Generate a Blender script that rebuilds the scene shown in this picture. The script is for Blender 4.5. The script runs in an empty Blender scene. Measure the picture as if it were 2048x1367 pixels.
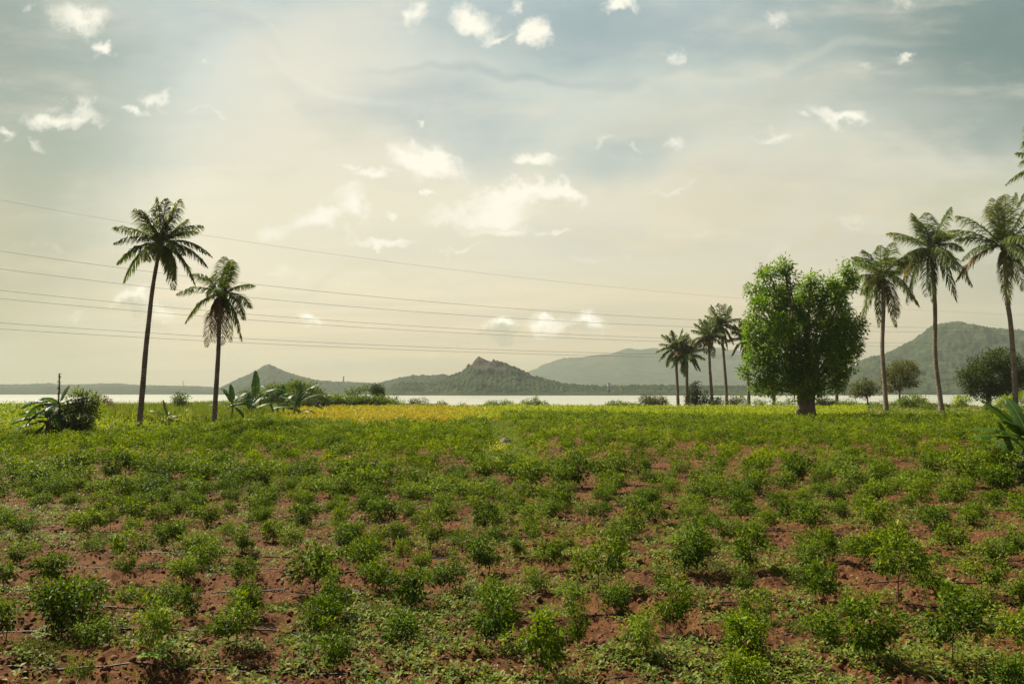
import bpy, math, random
import numpy as np
from math import radians, sin, cos, pi, tan, atan2
from mathutils import Vector

random.seed(7)
RNG = np.random.default_rng(11)
S = bpy.context.scene

# ------------------------------------------------------------------ camera
FPX = 1600.0
CX, CY, HOR = 1024.0, 683.5, 783.0
CAMH = 3.0
PITCH = math.atan((HOR - CY) / FPX)
cam_d = bpy.data.cameras.new('camera')
cam_d.sensor_width = 36.0
cam_d.lens = 36.0 * FPX / 2048.0
cam_d.clip_start = 0.1
cam_d.clip_end = 30000
cam = bpy.data.objects.new('camera', cam_d)
S.collection.objects.link(cam)
cam.location = (0, 0, CAMH)
cam.rotation_euler = (radians(90) + PITCH, 0, 0)
S.camera = cam


def ray(px, py):
    u = (px - CX) / FPX
    v = (CY - py) / FPX
    y = cos(PITCH) - v * sin(PITCH)
    z = sin(PITCH) + v * cos(PITCH)
    return u / y, z / y


def P(px, py, D):
    a, b = ray(px, py)
    return Vector((a * D, D, CAMH + b * D))


def Dg(py):
    return -CAMH / ray(CX, py)[1]


# ------------------------------------------------------------------ light
SUN_AZ, SUN_EL = -50.0, 50.0      # azimuth left of the view direction
sun_d = bpy.data.lights.new('sun', 'SUN')
sun_d.energy = 5.0
sun_d.angle = radians(0.6)
sun_d.color = (1.0, 0.92, 0.72)
sun = bpy.data.objects.new('sun', sun_d)
S.collection.objects.link(sun)
sdir = Vector((sin(radians(SUN_AZ)) * cos(radians(SUN_EL)), cos(radians(SUN_AZ)) * cos(radians(SUN_EL)), sin(radians(SUN_EL))))
sun.rotation_euler = sdir.to_track_quat('Z', 'Y').to_euler()
sun.location = (-40, 60, 90)

S.view_settings.view_transform = 'Standard'
S.view_settings.look = 'None'
S.view_settings.exposure = 1.0
S.view_settings.gamma = 1.0
S.cycles.max_bounces = 6
S.cycles.diffuse_bounces = 2
S.cycles.glossy_bounces = 2
S.cycles.transmission_bounces = 4
S.cycles.transparent_max_bounces = 4
S.cycles.volume_bounces = 0
S.cycles.caustics_reflective = False
S.cycles.caustics_refractive = False


# ------------------------------------------------------------------ node helpers
class NT:
    def __init__(s, tree):
        s.t = tree
        tree.nodes.clear()

    def n(s, typ, **kw):
        nd = s.t.nodes.new(typ)
        for k, v in kw.items():
            setattr(nd, k, v)
        return nd

    def link(s, a, b):
        s.t.links.new(a, b)

    def put(s, sock, val):
        if isinstance(val, bpy.types.NodeSocket):
            s.link(val, sock)
        elif isinstance(val, (tuple, list)) and sock.type == 'RGBA' and len(val) == 3:
            sock.default_value = (*val, 1)
        else:
            sock.default_value = val

    def math(s, op, a, b=None, c=None, clamp=False):
        nd = s.n('ShaderNodeMath', operation=op, use_clamp=clamp)
        s.put(nd.inputs[0], a)
        if b is not None: s.put(nd.inputs[1], b)
        if c is not None: s.put(nd.inputs[2], c)
        return nd.outputs[0]

    def vmath(s, op, a, b=None):
        nd = s.n('ShaderNodeVectorMath', operation=op)
        s.put(nd.inputs[0], a)
        if b is not None: s.put(nd.inputs[1], b)
        return nd.outputs['Value'] if op in ('LENGTH', 'DOT_PRODUCT', 'DISTANCE') else nd.outputs[0]

    def scale(s, a, f):
        nd = s.n('ShaderNodeVectorMath', operation='SCALE')
        s.put(nd.inputs[0], a)
        s.put(nd.inputs['Scale'], f)
        return nd.outputs[0]

    def noise(s, vec, scale, detail=3, rough=0.5, col=False, dist=0.0):
        nd = s.n('ShaderNodeTexNoise')
        if vec is not None: s.link(vec, nd.inputs['Vector'])
        nd.inputs['Scale'].default_value = scale
        nd.inputs['Detail'].default_value = detail
        nd.inputs['Roughness'].default_value = rough
        nd.inputs['Distortion'].default_value = dist
        return nd.outputs['Color' if col else 'Fac']

    def ramp(s, f, stops, interp='LINEAR'):
        nd = s.n('ShaderNodeValToRGB')
        cr = nd.color_ramp
        cr.interpolation = interp
        while len(cr.elements) > 1: cr.elements.remove(cr.elements[-1])
        cr.elements[0].position = stops[0][0]
        cr.elements[0].color = (*stops[0][1], 1)
        for p, c in stops[1:]:
            e = cr.elements.new(p)
            e.color = (*c, 1)
        s.link(f, nd.inputs[0])
        return nd.outputs[0]

    def mix(s, f, a, b, mode='MIX'):
        nd = s.n('ShaderNodeMix', data_type='RGBA', blend_type=mode)
        s.put(nd.inputs[0], f)
        s.put(nd.inputs[6], a)
        s.put(nd.inputs[7], b)
        return nd.outputs[2]

    def rng(s, v, a, b, c=0.0, d=1.0, smooth=True):
        nd = s.n('ShaderNodeMapRange', interpolation_type='SMOOTHSTEP' if smooth else 'LINEAR')
        s.put(nd.inputs[0], v)
        for i, x in enumerate((a, b, c, d)):
            nd.inputs[i + 1].default_value = x
        return nd.outputs[0]


def lin(r, g, b):
    return tuple(((c / 255) / 12.92 if c / 255 <= 0.04045 else ((c / 255 + 0.055) / 1.055) ** 2.4) for c in (r, g, b))


# ------------------------------------------------------------------ world: hazy sky with clouds
world = bpy.data.worlds.new('World')
S.world = world
world.use_nodes = True
W = NT(world.node_tree)
BG = 0.1
geo = W.n('ShaderNodeTexCoord')
d = W.vmath('NORMALIZE', geo.outputs['Generated'])
sep = W.n('ShaderNodeSeparateXYZ'); W.link(d, sep.inputs[0])
dx, dy, dz = sep.outputs
dyc = W.math('MAXIMUM', W.math('ABSOLUTE', dy), 0.05)
qx = W.math('DIVIDE', dx, dyc)
qz = W.math('DIVIDE', dz, dyc)
cmb = W.n('ShaderNodeCombineXYZ'); W.link(qx, cmb.inputs[0]); W.link(qz, cmb.inputs[1])
q = cmb.outputs[0]
sky = W.n('ShaderNodeTexSky')
sky.sky_type = 'NISHITA'
sky.sun_disc = False
sky.sun_elevation = radians(SUN_EL)
sky.sun_rotation = radians(SUN_AZ)
sky.air_density = 1.2
sky.dust_density = 4.0
sky.ozone_density = 1.5
# haze colour by height (values are what the sky gives off, before the 0.1 strength)
k = 0.495 / BG
ELEV = [(0.0, (255, 218, 168)), (0.05, (250, 222, 180)), (0.14, (245, 228, 194)), (0.24, (234, 226, 200)),
        (0.34, (208, 212, 195)), (0.46, (185, 196, 187)), (0.56, (165, 181, 177)), (0.75, (140, 160, 165)), (1.0, (120, 145, 160))]
base = W.ramp(dz, [(p, lin(*c)) for p, c in ELEV])
base = W.scale(base, k)
base = W.mix(0.12, base, sky.outputs[0])
# thin high veil: bands fanning out over a high flat layer
dzc = W.math('ADD', W.math('MAXIMUM', dz, 0.0), 0.10)
lay = W.n('ShaderNodeCombineXYZ')
W.link(W.math('DIVIDE', dx, dzc), lay.inputs[0]); W.link(W.math('DIVIDE', dy, dzc), lay.inputs[1])
mp = W.n('ShaderNodeMapping'); W.link(lay.outputs[0], mp.inputs[0])
mp.inputs['Rotation'].default_value = (0, 0, radians(-28))
mp.inputs['Scale'].default_value = (0.35, 1.1, 1)
veil = W.noise(mp.outputs[0], 1.1, 4, 0.55, dist=0.6)
veil = W.rng(veil, 0.36, 0.66)
wisp = W.noise(mp.outputs[0], 4.5, 6, 0.6, dist=0.2)
veil = W.math('ADD', veil, W.math('MULTIPLY', W.math('SUBTRACT', wisp, 0.5), 0.5), clamp=True)
dark = W.scale(base, 0.94)
dark = W.mix(1.0, dark, (0.95, 1.0, 1.06), 'MULTIPLY')
base = W.mix(veil, dark, W.scale(base, 1.07))

# unseen sky outside the front view, dimmed to deepen shadows, most away from sun
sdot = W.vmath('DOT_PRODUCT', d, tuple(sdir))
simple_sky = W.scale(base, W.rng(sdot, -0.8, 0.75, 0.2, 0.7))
# big soft lights and darks of the haze (centre px, radii px, strength)


def qpt(px, py):
    return ray(px, py)


def ell(px, py, rx, ry, ang, vec, r0=1.0, r1=0.0):
    a, b = qpt(px, py)
    m = W.n('ShaderNodeMapping', vector_type='TEXTURE')
    W.link(vec, m.inputs[0])
    m.inputs['Location'].default_value = (a, b, 0)
    m.inputs['Rotation'].default_value = (0, 0, radians(ang))
    m.inputs['Scale'].default_value = (rx / FPX, ry / FPX, 1)
    L = W.vmath('LENGTH', m.outputs[0])
    return W.rng(L, r0, r1)


wn = W.noise(q, 3.0, 4, 0.6, col=True)
wq = W.vmath('ADD', q, W.scale(W.vmath('SUBTRACT', wn, (0.5, 0.5, 0.5)), 0.22))
SOFT = [  # px, py, rx, ry, angle, colour, strength
    (640, 230, 330, 330, 0, (240, 233, 215), 0.75),
    (640, 420, 420, 230, 0, (240, 230, 200), 0.45),
    (980, 420, 320, 110, 8, (240, 232, 205), 0.55),
    (480, 110, 330, 60, -38, (215, 216, 205), 0.5),
    (900, 250, 300, 95, -10, (176, 191, 194), 0.7),
    (1230, 60, 420, 110, 0, (160, 180, 184), 0.7),
    (1240, 330, 190, 60, 18, (176, 193, 194), 0.7),
    (90, 330, 330, 330, 0, (158, 172, 158), 0.75),
    (-60, 60, 460, 360, 0, (142, 158, 150), 0.85),
    (-80, 640, 420, 420, 0, (176, 172, 138), 0.7),
    (2080, 60, 700, 330, 0, (118, 142, 140), 0.95),
    (1950, 260, 330, 60, 12, (146, 166, 160), 0.55),
    (2150, 560, 480, 260, 0, (178, 184, 160), 0.75),
    (1500, 240, 420, 80, 10, (205, 205, 190), 0.55),
    (1480, 400, 420, 110, 6, (222, 212, 184), 0.6),
    (1900, 400, 300, 80, 12, (186, 192, 162), 0.4),
    (1500, 620, 500, 160, 0, (220, 206, 172), 0.4),
    (545, 120, 150, 16, -38, (232, 230, 214), 0.5),
    (640, 190, 260, 22, -20, (240, 238, 224), 0.45),
    (1330, 190, 380, 24, 12, (222, 222, 206), 0.6),
    (1560, 130, 400, 18, 8, (196, 204, 192), 0.5),
    (1330, 262, 320, 16, 14, (212, 214, 198), 0.5),
    (1000, 165, 330, 20, -3, (168, 184, 188), 0.5),
    (1120, 240, 200, 22, 28, (214, 216, 204), 0.5),
    (700, 560, 340, 12, 4, (236, 224, 194), 0.5),
    (1330, 440, 280, 16, 8, (238, 226, 196), 0.5),
    (1660, 470, 260, 12, 10, (226, 214, 182), 0.5),
    (300, 520, 280, 14, 2, (232, 220, 190), 0.4),
]
for (px, py, rx, ry, an, c, st) in SOFT:
    f = ell(px, py, rx, ry, an, wq, 1.15, 0.1)
    base = W.mix(W.math('MULTIPLY', f, st), base, tuple(x * k for x in lin(*c)))
    wq = W.vmath('ADD', wq, W.scale(base, 1e-9))

# fine streaks and broken thin cloud over everything
mp3 = W.n('ShaderNodeMapping'); W.link(q, mp3.inputs[0])
mp3.inputs['Rotation'].default_value = (0, 0, radians(-9)); mp3.inputs['Scale'].default_value = (1.0, 3.2, 1)
st1 = W.noise(mp3.outputs[0], 5.0, 8, 0.6, dist=0.15)
base = W.mix(W.math('MULTIPLY', W.rng(st1, 0.48, 0.70), 0.36), base, tuple(x * k for x in lin(240, 233, 214)))
base = W.mix(W.math('MULTIPLY', W.rng(st1, 0.50, 0.30), W.rng(dz, 0.10, 0.42, 0.10, 0.5)), base, W.mix(1.0, W.scale(base, 0.82), (0.90, 1.0, 1.07), 'MULTIPLY'))

# cloud patches
n1 = W.noise(q, 14.0, 6, 0.62, col=True)
n1b = W.noise(q, 48.0, 5, 0.6, col=True)
cq = W.vmath('ADD', q, W.scale(W.vmath('SUBTRACT', n1, (0.5, 0.5, 0.5)), 0.085))
cq = W.vmath('ADD', cq, W.scale(W.vmath('SUBTRACT', n1b, (0.5, 0.5, 0.5)), 0.022))
CL = [
    (160, 40, 55, 24, -18, .8), (205, 97, 24, 10, -5, .8), (65, 18, 14, 9, 0, .5), (120, 232, 95, 18, 0, .8), (150, 222, 40, 18, 0, .7),
    (310, 205, 26, 12, -35, .75), (275, 228, 32, 9, -15, .7), (10, 272, 30, 13, 0, .8), (92, 283, 28, 9, -20, .55), (195, 245, 26, 12, 0, .45),
    (120, 205, 30, 7, 0, .4), (425, 232, 45, 9, -3, .5), (320, 125, 60, 9, -15, .25), (423, 127, 9, 7, 0, .6), (830, 35, 18, 18, 0, .8),
    (948, 45, 52, 26, -4, 1.15), (1000, 76, 38, 8, 3, .7), (1036, 20, 20, 11, 0, .7), (1072, 76, 30, 26, 40, 1.1), (1235, 8, 36, 15, 0, 1.1),
    (826, 236, 8, 9, 0, .7), (1355, 114, 30, 12, 18, .65), (1548, 48, 32, 13, 8, .6), (1815, 8, 36, 16, 0, .5), (1722, 132, 18, 12, 0, .4),
    (1812, 124, 28, 9, 8, .75), (1690, 228, 58, 17, -8, .95), (1605, 232, 24, 7, 0, .5), (1540, 270, 45, 11, -5, .65), (1362, 282, 26, 15, 0, .65),
    (1215, 284, 34, 5, 8, .5), (1266, 280, 12, 5, 0, .4), (1090, 283, 10, 7, 0, .35), (860, 318, 78, 22, -16, 1.1), (820, 290, 22, 10, -10, .6),
    (745, 348, 40, 11, 10, .9), (700, 330, 30, 8, -30, .6), (1062, 326, 54, 12, 9, 1.0), (1040, 395, 130, 20, 4, 1.1), (980, 420, 90, 26, 0, 1.0),
    (1130, 385, 60, 16, -4, 1.05), (900, 430, 50, 22, 0, .7), (700, 405, 32, 36, 30, 1.0), (650, 440, 80, 18, 6, .8), (866, 388, 14, 6, 0, .9),
    (780, 410, 14, 8, 0, .7), (1000, 455, 90, 12, 0, .7), (770, 477, 70, 9, -4, .9), (1110, 452, 34, 7, 10, .7), (540, 458, 40, 14, 0, .6),
    (1340, 372, 80, 8, 3, .5), (935, 492, 50, 5, 3, .5), (1200, 505, 90, 8, 3, .4), (1380, 470, 120, 12, 4, .35), (560, 545, 80, 10, 0, .35),
    (270, 610, 42, 22, 0, .7), (310, 630, 50, 14, 0, .5), (618, 626, 34, 13, 0, .8), (150, 636, 45, 9, 0, .4), (1002, 655, 34, 18, 0, .85),
    (1095, 650, 44, 24, 0, .8), (1170, 652, 44, 20, 0, .8), (1095, 632, 20, 8, 0, .8), (740, 670, 40, 14, 0, .25), (60, 490, 120, 10, 0, .3),
    (820, 700, 50, 12, 0, .25), (1560, 505, 120, 14, 10, .3), (1700, 440, 60, 7, 8, .4),
]
acc = None
for (px, py, rx, ry, an, st) in CL:
    f = W.math('MULTIPLY', ell(px, py, rx * 1.75, ry * 2.1, an, cq, 1.0, 0.0), st)
    acc = f if acc is None else W.math('MAXIMUM', acc, f)
    cq = W.vmath('ADD', cq, W.scale(cq, W.math('MULTIPLY', acc, 1e-9)))
n2 = W.noise(q, 26.0, 9, 0.68, dist=0.3)
n3 = W.noise(q, 8.0, 4, 0.6)
dens = W.math('SUBTRACT', acc, W.math('MULTIPLY', n2, 0.95))
dens = W.math('ADD', dens, W.math('MULTIPLY', n3, 0.42))
cm = W.rng(dens, -0.12, 0.75)
cm = W.math('MULTIPLY', cm, 0.98)
ccol = tuple(x * k * 1.14 for x in lin(255, 250, 234))
base = W.mix(cm, base, W.scale(W.mix(0.0, ccol, (0, 0, 0)), W.rng(dz, 0.05, 0.2, 1.3, 0.95)))
# grey undersides of the low heaps
sh = None
for (px, py, rx, ry, st) in [(1002, 672, 42, 15, .8), (1165, 668, 50, 12, .55), (278, 632, 34, 16, .6), (610, 636, 26, 7, .35), (688, 715, 26, 14, .35), (320, 660, 50, 10, .25), (470, 720, 50, 14, .25)]:
    f = W.math('MULTIPLY', ell(px, py, rx * 1.3, ry * 1.4, 0, cq, 1.0, 0.0), st)
    sh = f if sh is None else W.math('MAXIMUM', sh, f)
base = W.mix(sh, base, tuple(x * k for x in lin(192, 190, 165)))
# below the horizon
base = W.mix(W.rng(dz, -0.02, -0.06), base, tuple(x * k for x in lin(150, 135, 100)))
bgn = W.n('ShaderNodeBackground'); W.link(base, bgn.inputs[0]); bgn.inputs[1].default_value = BG
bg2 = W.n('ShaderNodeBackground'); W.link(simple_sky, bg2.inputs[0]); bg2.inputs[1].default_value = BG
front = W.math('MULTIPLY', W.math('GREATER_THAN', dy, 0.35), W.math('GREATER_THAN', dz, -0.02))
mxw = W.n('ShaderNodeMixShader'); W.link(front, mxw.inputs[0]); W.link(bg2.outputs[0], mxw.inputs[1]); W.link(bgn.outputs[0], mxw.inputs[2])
wo = W.n('ShaderNodeOutputWorld'); W.link(mxw.outputs[0], wo.inputs[0])


# ------------------------------------------------------------------ numpy noise
def _h(ix, iy, seed):
    n = (ix.astype(np.int64) * 374761393 + iy.astype(np.int64) * 668265263 + seed * 1274126177) & 0xFFFFFFFF
    n = ((n ^ (n >> 13)) * 1274126177) & 0xFFFFFFFF
    n = n ^ (n >> 16)
    return n / 4294967295.0


def vn(x, y, seed=0):
    ix, iy = np.floor(x), np.floor(y)
    fx, fy = x - ix, y - iy
    a = _h(ix, iy, seed); b = _h(ix + 1, iy, seed); c = _h(ix, iy + 1, seed); e = _h(ix + 1, iy + 1, seed)
    u, v = fx * fx * (3 - 2 * fx), fy * fy * (3 - 2 * fy)
    return (a * (1 - u) + b * u) * (1 - v) + (c * (1 - u) + e * u) * v - 0.5


def fbm(x, y, oct=4, seed=0, gain=0.5):
    r = 0; a = 1.0; f = 1.0
    for i in range(oct):
        r = r + a * vn(x * f + 17.3 * i, y * f - 9.1 * i, seed + i)
        a *= gain; f *= 2.03
    return r


def worley(x, y, seed=0):
    ix, iy = np.floor(x), np.floor(y)
    best = np.full(x.shape, 9.0)
    for i in (-1, 0, 1):
        for j in (-1, 0, 1):
            cx, cy = ix + i, iy + j
            px, py = cx + _h(cx, cy, seed), cy + _h(cx, cy, seed + 5)
            best = np.minimum(best, (x - px) ** 2 + (y - py) ** 2)
    return np.sqrt(best)


# ------------------------------------------------------------------ object helpers
C = S.collection


def tag(o, label=None, cat=None, group=None, kind=None):
    if label: o['label'] = label
    if cat: o['category'] = cat
    if group: o['group'] = group
    if kind: o['kind'] = kind
    return o


def empty(name, loc, label, cat, group=None):
    o = bpy.data.objects.new(name, None)
    o.empty_display_size = 0.2
    C.objects.link(o)
    o.location = loc
    return tag(o, label, cat, group)


def mesh_np(name, V, F, mat, parent=None, attrs=None, smooth=False):
    """V (n,3), F list of (m,k) index arrays"""
    V = np.asarray(V, dtype=np.float32)
    if not isinstance(F, (list, tuple)): F = [F]
    F = [np.asarray(f, dtype=np.int32) for f in F if len(f)]
    me = bpy.data.meshes.new(name)
    me.vertices.add(len(V)); me.vertices.foreach_set('co', V.ravel())
    nl = sum(f.size for f in F); npoly = sum(len(f) for f in F)
    me.loops.add(nl); me.loops.foreach_set('vertex_index', np.concatenate([f.ravel() for f in F]))
    tot = np.concatenate([np.full(len(f), f.shape[1], dtype=np.int32) for f in F])
    st = np.concatenate([[0], np.cumsum(tot)[:-1]]).astype(np.int32)
    me.polygons.add(npoly)
    me.polygons.foreach_set('loop_start', st)
    me.polygons.foreach_set('loop_total', tot)
    if smooth: me.polygons.foreach_set('use_smooth', np.ones(npoly, dtype=bool))
    me.update(calc_edges=True)
    if attrs:
        for nme, dat in attrs.items():
            dom = 'POINT' if len(dat) == len(V) else 'FACE'
            at = me.attributes.new(nme, 'FLOAT', dom)
            at.data.foreach_set('value', np.asarray(dat, dtype=np.float32))
    me.materials.append(mat)
    o = bpy.data.objects.new(name, me)
    C.objects.link(o)
    if parent is not None: o.parent = parent
    return o


def frames(dirs, ups=None):
    """rows: x = dir, y = side, z = normal"""
    d = dirs / (np.linalg.norm(dirs, axis=1, keepdims=True) + 1e-9)
    if ups is None: ups = np.tile(np.array([[0, 0, 1.0]]), (len(d), 1))
    s = np.cross(ups, d)
    s /= (np.linalg.norm(s, axis=1, keepdims=True) + 1e-9)
    n = np.cross(d, s)
    return np.stack([d, s, n], axis=1)


def scatter(T, TF, pos, fr, sc):
    """template verts T (k,3), faces TF list of (m,j); returns V, F list, per-face index of item"""
    n = len(pos)
    sc = np.asarray(sc)
    if sc.ndim == 1: sc = np.stack([sc, sc, sc], axis=1)
    loc = T[None, :, :] * sc[:, None, :]
    V = np.einsum('nki,nij->nkj', loc, fr) + pos[:, None, :]
    off = (np.arange(n) * len(T))[:, None, None]
    FF = [(np.asarray(f)[None] + off).reshape(-1, np.asarray(f).shape[1]) for f in TF]
    idx = np.concatenate([np.repeat(np.arange(n), len(f)) for f in TF])
    return V.reshape(-1, 3), FF, idx


# leaf templates: x along the leaf, y across, z up
LEAF0 = (np.array([[0, 0, 0], [.35, .5, .10], [.35, 0, 0], [.35, -.5, .10], [.72, .34, .03], [.72, 0, -.06], [.72, -.34, .03], [1, 0, -.2]]),
         [np.array([[0, 2, 1], [0, 3, 2], [4, 5, 7], [5, 6, 7]]), np.array([[1, 2, 5, 4], [2, 3, 6, 5]])])
LEAF1 = (np.array([[0, 0, 0], [.45, .5, .12], [1, 0, -.12], [.45, -.5, .12]]), [np.array([[0, 2, 1], [0, 3, 2]])])
LEAF2 = (np.array([[0, 0, 0], [.5, .5, 0], [1, 0, 0], [.5, -.5, 0]]), [np.array([[0, 3, 2, 1]])])


def rdirs(n, rng=RNG):
    v = rng.normal(size=(n, 3))
    return v / np.linalg.norm(v, axis=1, keepdims=True)


def tube_np(pts, rad, seg=8, caps=True):
    pts = np.asarray(pts, float); rad = np.asarray(rad, float)
    n = len(pts)
    t = np.gradient(pts, axis=0)
    t /= np.linalg.norm(t, axis=1, keepdims=True) + 1e-9
    ref = np.array([0, 1.0, 0]) if abs(t[0][1]) < 0.9 else np.array([1.0, 0, 0])
    s = np.cross(t, ref); s /= np.linalg.norm(s, axis=1, keepdims=True) + 1e-9
    u = np.cross(s, t)
    a = np.linspace(0, 2 * pi, seg, endpoint=False)
    V = pts[:, None] + rad[:, None, None] * (np.cos(a)[None, :, None] * s[:, None] + np.sin(a)[None, :, None] * u[:, None])
    V = V.reshape(-1, 3)
    i = np.arange(n - 1)[:, None] * seg; j = np.arange(seg)[None]
    F = np.stack([i + j, i + (j + 1) % seg, i + seg + (j + 1) % seg, i + seg + j], axis=-1).reshape(-1, 4)
    if caps:
        V = np.vstack([V, pts[:1], pts[-1:]])
        c0, c1 = len(V) - 2, len(V) - 1
        j = np.arange(seg)
        tri = np.vstack([np.stack([(j + 1) % seg, j, np.full(seg, c0)], 1),
                         np.stack([(n - 1) * seg + j, (n - 1) * seg + (j + 1) % seg, np.full(seg, c1)], 1)])
        return V, F, tri
    return V, F, np.zeros((0, 3), int)


class Acc:
    def __init__(s): s.V = []; s.Q = []; s.T = []; s.n = 0; s.rq = []; s.rt = []

    def add(s, V, FF, r=0.5):
        for f in FF:
            if not len(f): continue
            rr = r if np.ndim(r) else np.full(len(f), r)
            if f.shape[1] == 4: s.Q.append(f + s.n); s.rq.append(rr)
            else: s.T.append(f + s.n); s.rt.append(rr)
        s.V.append(V); s.n += len(V)

    def tube(s, pts, rad, seg=6, r=0.5):
        V, Q, T = tube_np(pts, rad, seg)
        s.add(V, [Q, T], r)

    def scat(s, tmpl, pos, fr, sc, rnd):
        V, FF, _ = scatter(tmpl[0], tmpl[1], pos, fr, sc)
        n = len(pos)
        for f in FF:
            m = len(f) // n
            rr = np.repeat(rnd, m)
            if f.shape[1] == 4: s.Q.append(f + s.n); s.rq.append(rr)
            else: s.T.append(f + s.n); s.rt.append(rr)
        s.V.append(V); s.n += len(V)

    def build(s, name, mat, parent=None, smooth=False):
        F = []; R = []
        if s.Q: F.append(np.vstack(s.Q)); R.append(np.concatenate(s.rq))
        if s.T: F.append(np.vstack(s.T)); R.append(np.concatenate(s.rt))
        return mesh_np(name, np.vstack(s.V), F, mat, parent, {'rnd': np.concatenate(R)}, smooth)


# ------------------------------------------------------------------ materials
def leaf_mat(name, cols, transl=0.35, tcol=None, rough=0.55, spec=0.14, posvar=0.0, posscale=0.2):
    m = bpy.data.materials.new(name); m.use_nodes = True
    N = NT(m.node_tree)
    at = N.n('ShaderNodeAttribute', attribute_name='rnd')
    oi = N.n('ShaderNodeObjectInfo')
    f = N.math('ADD', N.math('MULTIPLY', at.outputs['Fac'], 0.75), N.math('MULTIPLY', oi.outputs['Random'], 0.25))
    if posvar:
        g = N.n('ShaderNodeNewGeometry')
        nz = N.noise(g.outputs['Position'], posscale, 3, 0.6)
        f = N.math('ADD', f, N.math('MULTIPLY', N.math('SUBTRACT', nz, 0.5), posvar), clamp=True)
    n = len(cols)
    c = N.ramp(f, [(i / (n - 1), x) for i, x in enumerate(cols)])
    b = N.n('ShaderNodeBsdfPrincipled')
    N.link(c, b.inputs['Base Color'])
    b.inputs['Roughness'].default_value = rough
    b.inputs['Specular IOR Level'].default_value = spec
    t = N.n('ShaderNodeBsdfTranslucent')
    tc = N.mix(1.0, c, tcol or (1.5, 1.35, 0.5), 'MULTIPLY')
    N.link(tc, t.inputs[0])
    mx = N.n('ShaderNodeMixShader'); mx.inputs[0].default_value = transl
    N.link(b.outputs[0], mx.inputs[1]); N.link(t.outputs[0], mx.inputs[2])
    o = N.n('ShaderNodeOutputMaterial'); N.link(mx.outputs[0], o.inputs[0])
    return m


def solid_mat(name, cA, cB, scale=5.0, rough=0.85, bump=0.3, stretch=None, obj=True, spec=0.3):
    m = bpy.data.materials.new(name); m.use_nodes = True
    N = NT(m.node_tree)
    tc = N.n('ShaderNodeTexCoord')
    v = tc.outputs['Object']
    if stretch:
        mp = N.n('ShaderNodeMapping'); N.link(v, mp.inputs[0]); mp.inputs['Scale'].default_value = stretch; v = mp.outputs[0]
    nz = N.noise(v, scale, 5, 0.65)
    f = N.rng(nz, 0.3, 0.7)
    c = N.mix(f, cA, cB)
    b = N.n('ShaderNodeBsdfPrincipled')
    N.link(c, b.inputs['Base Color']); b.inputs['Roughness'].default_value = rough
    b.inputs['Specular IOR Level'].default_value = spec
    if bump:
        bp = N.n('ShaderNodeBump'); bp.inputs['Strength'].default_value = bump; bp.inputs['Distance'].default_value = 0.05
        N.link(nz, bp.inputs['Height']); N.link(bp.outputs[0], b.inputs['Normal'])
    o = N.n('ShaderNodeOutputMaterial'); N.link(b.outputs[0], o.inputs[0])
    return m


M = {}
M['chilli'] = leaf_mat('chilli_leaf', [(0.014, 0.032, 0.004), (0.045, 0.090, 0.003), (0.125, 0.19, 0.005), (0.30, 0.345, 0.014)], 0.32, spec=.12, rough=.5, tcol=(1.5, 1.4, .35), posvar=0.25, posscale=0.5)
M['chilli_pale'] = leaf_mat('pale_chilli_leaf', [(0.06, 0.11, 0.014), (0.13, 0.20, 0.02), (0.22, 0.28, 0.03)], 0.35)
M['chilli_far'] = leaf_mat('far_chilli_leaf', [(0.013, 0.032, 0.003), (0.048, 0.096, 0.002), (0.135, 0.20, 0.004), (0.31, 0.37, 0.009)], 0.36, spec=.08, tcol=(1.5, 1.4, .35), posvar=0.5, posscale=0.12)
M['stem'] = solid_mat('green_brown_stem', (0.10, 0.10, 0.035), (0.16, 0.13, 0.06), 20)
M['weed'] = leaf_mat('weed_leaf', [(0.03, 0.065, 0.010), (0.085, 0.13, 0.018), (0.18, 0.21, 0.035), (0.33, 0.31, 0.08)], 0.3, posvar=0.5, posscale=0.8)
M['mat'] = leaf_mat('moss_leaf', [(0.07, 0.10, 0.02), (0.12, 0.15, 0.03), (0.18, 0.18, 0.045)], 0.25)
M['lime'] = leaf_mat('lime_crop_leaf', [(0.09, 0.15, 0.008), (0.16, 0.24, 0.010), (0.25, 0.32, 0.015), (0.36, 0.37, 0.03)], 0.4, spec=.15, posvar=0.5, posscale=0.06)
M['yellow'] = leaf_mat('yellow_crop_leaf', [(0.10, 0.16, 0.010), (0.23, 0.25, 0.014), (0.39, 0.34, 0.022), (0.45, 0.28, 0.04)], 0.3, posvar=0.7, posscale=0.10)
M['grass'] = leaf_mat('tall_grass_blade', [(0.07, 0.12, 0.015), (0.14, 0.20, 0.025), (0.22, 0.25, 0.05)], 0.35, posvar=0.6, posscale=0.1)
M['tree'] = leaf_mat('tree_leaf', [(0.016, 0.05, 0.005), (0.07, 0.155, 0.009), (0.14, 0.25, 0.013), (0.27, 0.38, 0.022)], 0.45, posvar=0.5, posscale=0.5)
M['bush'] = leaf_mat('bush_leaf', [(0.03, 0.065, 0.012), (0.075, 0.125, 0.02), (0.13, 0.19, 0.03), (0.20, 0.25, 0.05)], 0.4, posvar=0.5, posscale=0.3)
M['olive'] = leaf_mat('olive_leaf', [(0.05, 0.06, 0.018), (0.10, 0.11, 0.03), (0.15, 0.16, 0.045)], 0.3, posvar=0.4, posscale=0.3)
M['darkbush'] = leaf_mat('dark_leaf', [(0.02, 0.04, 0.009), (0.045, 0.075, 0.014), (0.10, 0.13, 0.026)], 0.25, posvar=0.4, posscale=0.5)
M['brownbush'] = leaf_mat('dry_leaf', [(0.08, 0.06, 0.03), (0.14, 0.11, 0.05), (0.17, 0.16, 0.06)], 0.3)
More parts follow.
